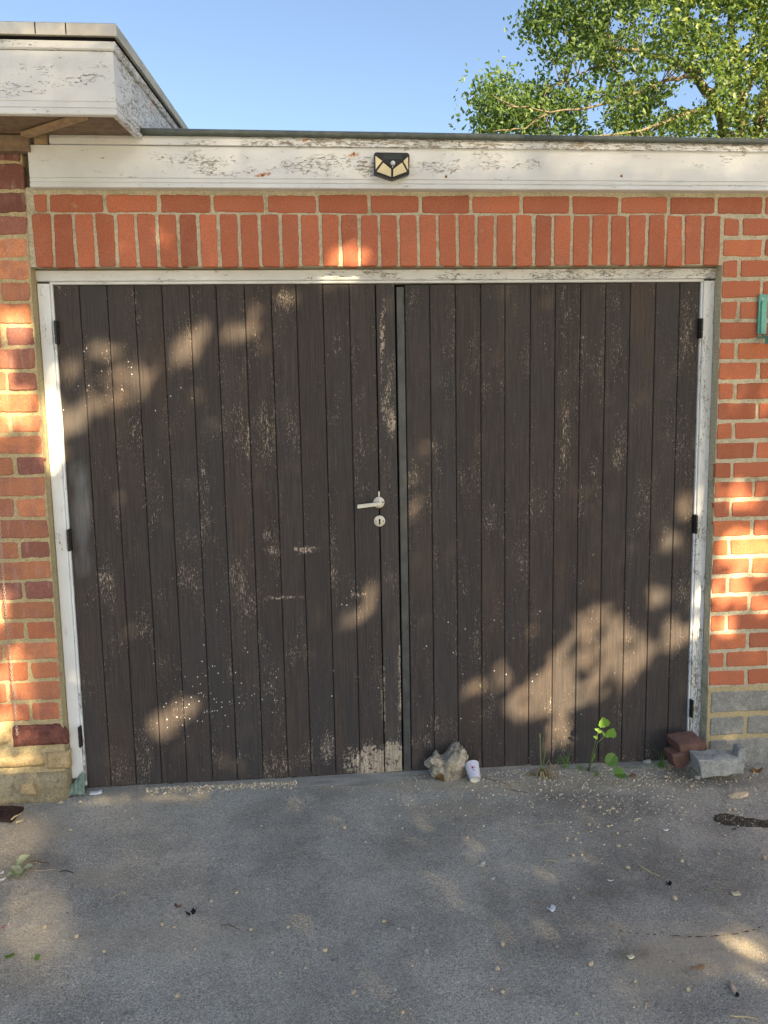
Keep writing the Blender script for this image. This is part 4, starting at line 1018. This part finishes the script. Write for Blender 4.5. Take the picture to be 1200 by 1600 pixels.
scrap(1112, 1392, .040, .008, -30, m_sage, 'leaf', 'pale green winged seed leaf on the right of the drive', 'leaf', .0006)
scrap(1045, 1383, .014, .014, 10, m_char, 'charred_leaf', 'black crumb at the end of the long straw', 'leaf', .002, curl=.01)
scrap(987, 1214, .036, .026, 20, m_brleaf, 'dead_leaf', 'pinkish brown star shaped dead leaf right of the lime green weed', 'leaf', .0006, curl=.008)
scrap(1182, 1206, .050, .030, -25, mat_leaf('orange_brown_leaf', (.28, .15, .05), (.36, .2, .07), .2), 'dead_leaf', 'orange brown curled leaf right of the concrete block', 'leaf', .001, curl=.02)
scrap(840, 1412, .01, .01, 20, m_brleaf, 'dead_leaf', 'tiny brown leaf left of the white foil scrap', 'leaf', .0006)
scrap(770, 1374, .016, .006, 10, m_white, 'paper_scrap', 'tiny white curl of paper right of the pale wood sliver', 'paper scrap', .001)
scrap(954, 1377, .020, .007, -10, m_white, 'paper_scrap', 'curved white sliver on the drive between the two yellow crumbs', 'paper scrap', .001)
cb = thing('cigarette_butt', 'chewed tan cigarette butt with dark end near the bottom right corner', 'cigarette butt')
a, b = gnd(1140, 1537), gnd(1150, 1556); mb = MB(); mb.tube([(a[0], a[1], a[2]+.006), ((a[0]+b[0])/2, (a[1]+b[1])/2, a[2]+.007), (b[0], b[1], b[2]+.007)], [.0055, .006, .0075], 10); mb.build('filter', simple('tan_filter', (.50, .40, .28), .8), cb, True)
mb = MB(); mb.tube([(b[0], b[1], b[2]+.007), (b[0]+.006, b[1]-.006, b[2]+.006)], [.0078, .004], 9); mb.build('burnt_end', m_char, cb, True)

# countable pods and pebbles
podc = [(903,1303),(899,1312),(923,1300),(920,1290),(965,1303),(966,1323),(984,1321),(957,1265),(964,1270),(937,1263),(910,1262),(851,1285),(994,1282),(903,1390),(896,1404),(880,1413),(1065,1347),(1076,1352),(1123,1335),(1176,1358),(1133,1306),(1078,1400),
 (1108,1480),(923,1508),(970,1535),(1010,1570),(989,1575),(927,1558),(900,1585),(1075,1548),(1068,1555),(1140,1340),(981,1357),(895,1338),(909,1337),(886,1311),(934,1293),(950,1292),(1195,1342),(1054,1405),(992,1535),(870,1480),
 (120,1465),(253,1446),(273,1450),(330,1409),(305,1484),(125,1524),(163,1488),(236,1437),(312,1453),(12,1557),(277,1557),(370,1396),(392,1454),(183,1563),
 (450,1450),(440,1463),(507,1487),(600,1441),(666,1487),(552,1552),(644,1510),(777,1515),(768,1547),(785,1551),(590,1580),(629,1583),(425,1490),(470,1512),(477,1513),(785,1477),(622,1452),(645,1452),(538,1294),(408,1291),(438,1521),
 (790,1243),(838,1242),(915,1252),(935,1252),(948,1246),(1003,1216),(1010,1225),(1040,1215),(1060,1220),(1072,1222),(1080,1230),(1125,1252),(1140,1266),(1148,1266),(895,1250),(830,1246),(763,1212),(776,1208),(1150,1222),(1172,1216),(70,1450),(88,1232),(95,1255),(126,1254),(110,1298),(206,1280)]
podmeshes = []
for k in range(6):
    o_ = rock('pod', (0, 0, 0), (1, 1, .8), m_buff if k < 4 else m_peb, k*3.3, .35, 0, 2)
    me = o_.data; bpy.data.objects.remove(o_); podmeshes.append(me)
for k, (x, y) in enumerate(podc):
    g = gnd(x, y); big = .0074*random.uniform(.5, 1.3)
    me = podmeshes[random.randrange(4) if random.random() < .85 else 4+random.randrange(2)]
    grey = me.materials[0] == m_peb
    o_ = bpy.data.objects.new('pebble' if grey else 'seed_pod', me); sc.collection.objects.link(o_)
    o_.scale = (big, big*random.uniform(.7, 1), big*random.uniform(.7, 1)); o_.location = (g[0], g[1], g[2]+big*.55); o_.rotation_euler = (0, 0, random.uniform(0, 6.28))
    if grey: tag(o_, 'tiny grey pebble lying loose on the asphalt drive', 'pebble', 'tiny grey pebbles scattered on the drive')
    else: tag(o_, 'tiny dry buff seed pod lying loose on the asphalt drive', 'seed pod', 'dry buff seed pods scattered on the drive')
# uncountable grit
mb = MB(); ti = []
def grit(n, fn, smin, smax):
    for _ in range(n):
        x, y = fn(); s_ = random.uniform(smin, smax); a_ = random.uniform(0, 6.28); z = zg(x)+.0005
        z += .006*noise.noise((x*1.7, y*1.7, 0))+.0025*noise.noise((x*9, y*9, 3))
        c, n_ = math.cos(a_)*s_, math.sin(a_)*s_; k = random.uniform(.4, 1)
        mb.add([(x+c, y+n_, z), (x-n_*k, y+c*k, z), (x-c, y-n_, z), (x+n_*k, y-c*k, z), (x+c*.2, y, z+s_*random.uniform(.6, 1.2))], [(0, 1, 4), (1, 2, 4), (2, 3, 4), (3, 0, 4)]); ti.extend([random.random()]*5)
grit(1500, lambda: (random.uniform(-.6, 3.6), random.uniform(-1.7, .0)), .0014, .0034)
grit(2600, lambda: (min(3.5, max(.2, random.gauss(2.5, .55))), -abs(random.gauss(0, .26))), .0016, .0055)
grit(900, lambda: (random.gauss(-.25, .4), -abs(random.gauss(.3, .4))), .0012, .003)
grit(900, lambda: (random.uniform(.25, .95), .035-abs(random.gauss(0, .03))), .002, .006)
grit(500, lambda: (random.uniform(1.5, 2.9), .03-abs(random.gauss(0, .05))), .0015, .004)
tg = NT('mixed_grit'); m_grit = tg.fin(tg.mix(tg.attr('tint'), (.24, .18, .11), (.85, .76, .56)), .9, .2)
tag(mb.build('grit', m_grit, None, attrs={'tint': ti}), 'fine loose grit and husks scattered over the asphalt', 'grit', kind='stuff')
# dry fibres and straw litter
mb = MB()
for _ in range(420):
    if random.random() < .55: x, y = random.gauss(2.5, .5), -abs(random.gauss(0, .3))
    else: x, y = random.uniform(-.4, 3.5), random.uniform(-1.5, 0)
    a_ = random.uniform(0, 6.28); l_ = random.uniform(.004, .016); z = zg(x)+.005
    mb.tube([(x, y, z), (x+math.cos(a_)*l_*.5+.001, y+math.sin(a_)*l_*.5, z+.001), (x+math.cos(a_+.4)*l_, y+math.sin(a_+.4)*l_, z)], .0005, 3)
tag(mb.build('straw_litter', m_pale, None), 'fine bits of straw littered over the asphalt', 'litter', kind='stuff')
# crack with a raised sandy lip
mb = MB(); pts = [gnd(x, y) for x, y in ((965, 1455), (985, 1459), (1010, 1461), (1040, 1463), (1075, 1465), (1110, 1465), (1150, 1461), (1180, 1454), (1192, 1448))]
for off, hgt in ((0, 0),):
    for p, q in zip(pts, pts[1:]):
        d = q-p; n_ = np.array([-d[1], d[0], 0]); n_ /= np.linalg.norm(n_)
        for k in range(6):
            if random.random() < .45: continue
            a, b = p+d*k/6, p+d*(k+1)/6; w1 = .0018*random.uniform(.3, 1.3)
            mb.add([a-n_*w1+[0, 0, .0045], b-n_*w1+[0, 0, .0045], b+n_*w1+[0, 0, .0045], a+n_*w1+[0, 0, .0045]], [(0, 1, 2, 3)])
tag(mb.build('crack', m_char, None), kind='structure')

# ------------------------------------------------------------------ trees
def leaves_mesh(name, C_, size, mat, parent, droop=.3, asp=.55, tint=None, gloss=None):
    """many folded leaf-sized faces; C_ = centres (n,3)"""
    n = len(C_); d = rng.normal(size=(n, 3)); d[:, 2] -= droop; d /= np.linalg.norm(d, axis=1)[:, None]
    r_ = rng.normal(size=(n, 3)); s_ = np.cross(d, r_); s_ /= np.linalg.norm(s_, axis=1)[:, None]; nn = np.cross(s_, d)
    L_ = size*rng.uniform(.65, 1.25, n)[:, None]; Wd = L_*asp*.5
    b_ = C_-d*L_*.5; t_ = C_+d*L_*.5; l_ = C_-s_*Wd+nn*Wd*.5-d*L_*.05; q_ = C_+s_*Wd+nn*Wd*.5-d*L_*.05
    V = np.stack([b_, l_, t_, q_], 1).reshape(-1, 3); F_ = np.empty((n*2, 3), np.int32); k = np.arange(n)*4
    F_[0::2] = np.stack([k, k+2, k+1], 1); F_[1::2] = np.stack([k, k+3, k+2], 1)
    me = bpy.data.meshes.new(name); me.vertices.add(len(V)); me.vertices.foreach_set('co', V.ravel().astype(np.float32))
    me.loops.add(len(F_)*3); me.loops.foreach_set('vertex_index', F_.ravel()); me.polygons.add(len(F_))
    me.polygons.foreach_set('loop_start', np.arange(len(F_))*3); me.polygons.foreach_set('loop_total', np.full(len(F_), 3)); me.update(); me.validate()
    a_ = me.attributes.new('tint', 'FLOAT', 'POINT'); tt = rng.random(n) if tint is None else tint
    a_.data.foreach_set('value', np.repeat(tt, 4).astype(np.float32)); me.materials.append(mat)
    o_ = bpy.data.objects.new(name, me); sc.collection.objects.link(o_); o_.parent = parent
    return o_
# tree behind the garage
m_bark = mat_bark('lichened_bark', (.07, .06, .04), (.17, .145, .10))
m_tl = mat_leaf('tree_leaf', (.038, .085, .024), (.115, .18, .045), .40, (.20, .24, .06))
bt_ = thing('broadleaf_tree', 'sunlit broadleaf tree with pale branches rising behind the garage roof', 'tree')
YT = 7.0
def TP(x, y, dy=0.): return Vector(tuple(at(x, y, YT+dy)))
limbs = [
 ([TP(1190, 900), TP(1180, 500), TP(1165, 300)], [.20, .16, .13]),
 ([TP(1165, 300), TP(1140, 215), TP(1118, 165), TP(1088, 118), TP(1062, 98), TP(1030, 88), TP(990, 78, -.3), TP(930, 70, -.5)], [.11, .085, .07, .055, .045, .035, .022, .010]),
 ([TP(1165, 300), TP(1160, 190), TP(1150, 120), TP(1146, 60), TP(1135, 0), TP(1120, -80)], [.10, .06, .05, .042, .035, .02]),
 ([TP(1165, 300), TP(1195, 150, -.2), TP(1215, 90, -.2), TP(1240, 20, -.2)], [.09, .06, .05, .03]),
 ([TP(1150, 165), TP(1175, 125), TP(1200, 95), TP(1240, 60)], [.035, .03, .025, .015]),
 ([TP(1085, 115), TP(1078, 70), TP(1065, 40, .3), TP(1040, -10, .5)], [.03, .024, .018, .01]),
 ([TP(1148, 85), TP(1120, 60), TP(1098, 42), TP(1070, 20), TP(1030, -5)], [.03, .025, .02, .016, .01]),
 ([TP(1088, 118), TP(1050, 125, -.4), TP(1010, 140, -.6), TP(940, 165, -.8), TP(860, 175, -.9), TP(790, 165, -1)], [.03, .025, .02, .015, .011, .006]),
 ([TP(1118, 165), TP(1060, 180, -.6), TP(1000, 205, -.8), TP(920, 215, -.9)], [.03, .022, .016, .01]),
 ([TP(990, 78, -.3), TP(950, 95, -.3), TP(900, 120, -.4), TP(850, 140, -.5)], [.015, .012, .009, .005]),
 ([TP(860, 175, -.9), TP(820, 200, -.9), TP(770, 205, -1)], [.010, .008, .005]),
 ([TP(1030, -5), TP(960, -20), TP(890, 10), TP(850, 30)], [.02, .015, .010, .005])]
mb = MB(); segs = []
for P_, r_ in limbs:
    pts = []; rr = []
    for i in range(len(P_)-1):
        for k in range(4):
            t = k/4; q = P_[i].lerp(P_[i+1], t); j = .03*(r_[i]/.1+.4); pts.append(q+Vector((random.gauss(0, j*.5), random.gauss(0, j), random.gauss(0, j*.4)))); rr.append(r_[i]*(1-t)+r_[i+1]*t); segs.append(np.array(pts[-1]))
    pts.append(P_[-1]); rr.append(r_[-1]); mb.tube(pts, rr, 7)
mb.build('trunk', m_bark, bt_, True)
segs = np.array(segs)
# crown: leaf clusters sampled in px-defined lobes with real depth
lob = [(1060, 20, 190, 150, 1.3), (930, 40, 95, 90, .9), (1180, 100, 160, 150, 1.3), (1000, 150, 130, 80, 1.0), (850, 160, 80, 62, .7), (785, 165, 48, 50, .7), (830, 170, 90, 50, .7), (780, 190, 50, 30, .5), (900, 215, 130, 60, .8), (1080, 215, 200, 70, 1.2),
       (860, 30, 38, 40, .5), (1000, -120, 200, 130, 1.3), (1180, -120, 220, 160, 1.4), (1320, 60, 180, 230, 1.4), (1200, 330, 200, 90, 1.2), (1000, 320, 150, 70, 1.0), (768, 150, 34, 28, .3), (868, 88, 30, 30, .4), (842, 40, 24, 28, .3)]
gaps = [(905, 105, 16, 12), (1050, 120, 26, 10), (1078, 150, 20, 22), (930, 180, 14, 22), (985, 118, 10, 8), (1120, 190, 10, 14), (1050, 160, 14, 10), (1010, 60, 8, 8), (950, 205, 10, 8), (870, 110, 8, 12), (820, 118, 16, 10), (1110, 130, 8, 12), (1180, 140, 10, 10), (1130, 30, 12, 9), (960, 40, 9, 12), (1010, 20, 10, 8), (880, 60, 8, 8), (1160, 60, 10, 12), (940, 130, 9, 9), (1030, 175, 12, 8), (860, 190, 9, 8), (1190, 190, 10, 8), (1085, 20, 8, 10)]
cl = []; wts = np.array([(l[2]*l[3])**.9 for l in lob]); wts /= wts.sum()
while len(cl) < 1650:
    l = lob[rng.choice(len(lob), p=wts)]; u = rng.normal(size=3); u /= np.linalg.norm(u); u *= rng.random()**.42
    x, y = l[0]+u[0]*l[2], l[1]+u[1]*l[3]
    if any(((x-g_[0])/(g_[2]+4))**2+((y-g_[1])/(g_[3]+4))**2 < 1 for g_ in gaps): continue
    cl.append(at(x, y, YT+u[2]*l[4]-.2))
cl = np.array(cl); tw = MB()
for c in cl[::2]:
    d = np.linalg.norm(segs-c, axis=1)
    if d.min() > .55: continue
    s_ = segs[np.argmin(d)]; m_ = (s_+c)/2+rng.normal(size=3)*.08; tw.tube([s_, m_, c], [.010, .007, .003], 4, False)
tag(tw.build('twigs', m_bark, bt_, True), kind='stuff')
LC = []
for c in cl:
    k = rng.integers(34, 60); LC.append(c+rng.normal(size=(k, 3))*np.array([.13, .16, .10]))
LC = np.concatenate(LC); gx_, gy_ = px(LC); kp_ = np.ones(len(LC), bool)
for g_ in gaps: kp_ &= (((gx_-g_[0])/g_[2])**2+((gy_-g_[1])/g_[3])**2 > 1) | (rng.random(len(LC)) < .12)
LC = LC[kp_]
tn = np.clip(rng.random(len(LC))*.8+.25*np.clip((px(LC)[0]-900)/300, 0, 1), 0, 1)  # leaves coloured paler towards the right, as the sunlit side of the crown
leaves_mesh('crown', LC, .070, m_tl, bt_, .5, .55, tn)

# tree behind the photographer: crown gaps shaped to let the low sun through on to the doors
LIT = [ # px centre, radii, amount, rotation: where sun reaches the wall
 (152,540,42,21,.6,-12),(215,595,46,23,.9,-42),(125,642,52,24,.9,-28),(105,580,24,34,.55),(170,580,60,60,.12),(290,535,32,24,.85,-15),(323,505,20,20,.7),(365,508,28,22,.75),(405,490,16,26,.5),(100,690,24,16,.35),
 (80,660,20,95,.85),(20,520,36,28,.7),(20,650,38,50,.6),(5,600,24,110,.3),(30,1065,58,48,1.0),(25,1140,60,40,.45),(30,1195,52,26,.35),(0,950,24,50,.4),
 (540,408,36,14,.75),(515,430,46,10,.8),(460,452,24,10,.3),(250,375,20,30,.2),(185,385,16,30,.2),
 (668,700,38,9,.35,-38),(705,672,26,8,.35,-30),(650,740,16,8,.3,-30),(655,790,14,22,.2),(558,960,27,17,.85,-20),(580,936,17,26,.55,25),(590,902,15,10,.45,-35),(590,880,16,14,.25),(268,1122,44,24,.75,-32),(305,1100,24,14,.4,-30),
 (745,1072,28,16,.6,-25),(790,1050,22,26,.45,-20),(822,1098,36,20,.95,-20),(872,1090,46,34,1.1),(884,1140,26,30,1.0),(930,1060,58,42,1.1,-35),(890,1010,30,24,.9),(945,965,46,26,.9,-38),(985,985,34,30,.8),
 (1010,1020,34,26,.7,-40),(1040,925,22,26,.55),(985,1060,26,16,.6,-30),(1065,985,24,30,.5),(1055,1000,16,16,.5),(1058,835,22,34,.5,-20),(1086,790,20,24,.5),(1092,975,10,46,.9),(1100,775,10,24,.7),
 (1160,870,54,42,.9),(1130,930,44,30,.6,-20),(1170,950,40,20,.4),(1120,985,22,22,.6),(1150,780,40,26,.35),(1150,640,60,50,.03),
 (100,50,110,14,.9),(60,75,150,18,.7),(40,140,120,40,.45),(210,160,40,50,.2),(885,1062,72,40,1.1,-35),(850,1088,66,32,1.0,-18),(930,1035,70,40,1.0,-40),
 (1180,1478,52,20,.6,20),(1196,1530,42,18,.7,-10)]
def mask(x, y):
    b = blobs(x, y, LIT)
    nz = np.array([noise.noise((p/38, q/30, 2.5))+.6*noise.noise((p/16, q/14, 7.5)) for p, q in zip(np.clip(x, -500, 2000), np.clip(y, -500, 2500))])
    wall = y > 300
    m_ = 1.35*b+np.where(wall, .8*nz*np.clip(b*1.2, 0, .7), 0)
    return np.clip(m_, .004, .97)
e1 = np.cross(S, [0, 0, 1.]); e1 /= np.linalg.norm(e1); e2 = np.cross(e1, S); e2 = e2 if e2[2] > 0 else -e2; e1 = e1 if e1[0] > 0 else -e1
corner = np.array([[x, y, z] for x in (-1.2, 3.9) for (y, z) in ((0, 3.4), (-2.1, 0), (0, 0))])
A_ = corner@e1; B_ = corner@e2
N = 130000
k_ = np.arange(N); a_ = A_.min()-.5+(A_.max()-A_.min()+1.0)*((k_*.7548776662466927) % 1); b_ = B_.min()-.4+(B_.max()-B_.min()+.9)*((k_*.5698402909980532) % 1)
a_ = a_+rng.normal(size=N)*.012; b_ = b_+rng.normal(size=N)*.012
OD1 = N*.09**2*.7*.5*.5/((A_.max()-A_.min()+1)*(B_.max()-B_.min()+.9))
O = a_[:, None]*e1+b_[:, None]*e2
tw_ = (0.03-O[:, 1])/S[1]; H = O+tw_[:, None]*S
tc_ = (-.30-O[:, 1])/S[1]; Hc = O+tc_[:, None]*S; onc = (Hc[:, 2] > 2.88) & (Hc[:, 2] < 3.25) & (Hc[:, 0] < .40); H[onc] = Hc[onc]
tg_ = (0.0-O[:, 2])/S[2]; Hg = O+tg_[:, None]*S; low = H[:, 2] < 0; H[low] = Hg[low]
hx, hy = px(H); T_ = mask(hx, hy)
keep = rng.random(N) < np.clip(-np.log(T_)/OD1, .04, 1)
topf = (H[:, 2] > 3.3) & (rng.random(N) < np.clip((H[:, 2]-3.3)*1.6, 0, 1)); keep &= ~topf
dist = 7.8+rng.normal(size=N)*.7
gl_ = low & (hx < 330) & (H[:, 1] > -2.0)                               # left of the drive: soft shade of the added far crown only
keep &= ~gl_
gf_ = low & (hx < 440) & (H[:, 1] > -2.1)
fg_ = gf_ & (rng.random(N) < np.clip(-np.log(np.clip(.05+.29*blobs(hx, hy, [(70, 1292, 90, 40, .5), (150, 1372, 90, 40, .5), (60, 1410, 110, 50, .6), (60, 1470, 170, 60, .5)]), .05, 1))/OD1, 0, 1))
band = (hy > 203) & (hy < 297) & (hx > 20) & (H[:, 1] > -.1)       # the fascia gets only the thin shade of the added far crown
near_ = (H[:, 2] > 2.45) & (H[:, 2] < 3.2) & (H[:, 0] > -.5)
keep &= ~band
far_ = near_ & (rng.random(N) < .52)
far_ |= fg_
CF = (H+(24+rng.normal(size=N)*1.5)[:, None]*S)[far_]
C_ = (H+dist[:, None]*S)[keep]
m_sl = mat_leaf('shade_tree_leaf', (.04, .09, .02), (.09, .16, .03), .25)
st_ = thing('broadleaf_tree', 'large leafy tree standing behind the photographer and shading the garage front', 'tree')
leaves_mesh('crown', C_, .09, m_sl, st_, .2, .7)
s2_ = thing('broadleaf_tree', 'unseen tree added far behind the camera to filter the low sun', 'tree')  # invented crown, added to thin the sun on the fascia and left drive
leaves_mesh('crown', CF, .10, m_sl, s2_, .2, .7)
c2_ = Vector(tuple(CF.mean(axis=0))); mb = MB(); mb.tube([Vector((c2_.x+.4, c2_.y-1, -.1)), Vector((c2_.x+.2, c2_.y-.8, 6)), c2_+Vector((0, -.5, 1))], [.4, .3, .1], 10); mb.build('trunk', m_bark, s2_, True)
ctr = C_.mean(axis=0); mb = MB(); root = Vector((ctr[0]+.9, ctr[1]-1.6, -.1))
mb.tube([root, root+Vector((-.05, .05, 1.6)), root+Vector((-.2, .25, 3.2)), Vector(tuple(ctr))+Vector((.6, -1.2, -.2))], [.30, .24, .2, .15], 10)
mb.build('trunk', m_bark, st_, True)
print('leaves', len(C_), len(LC))
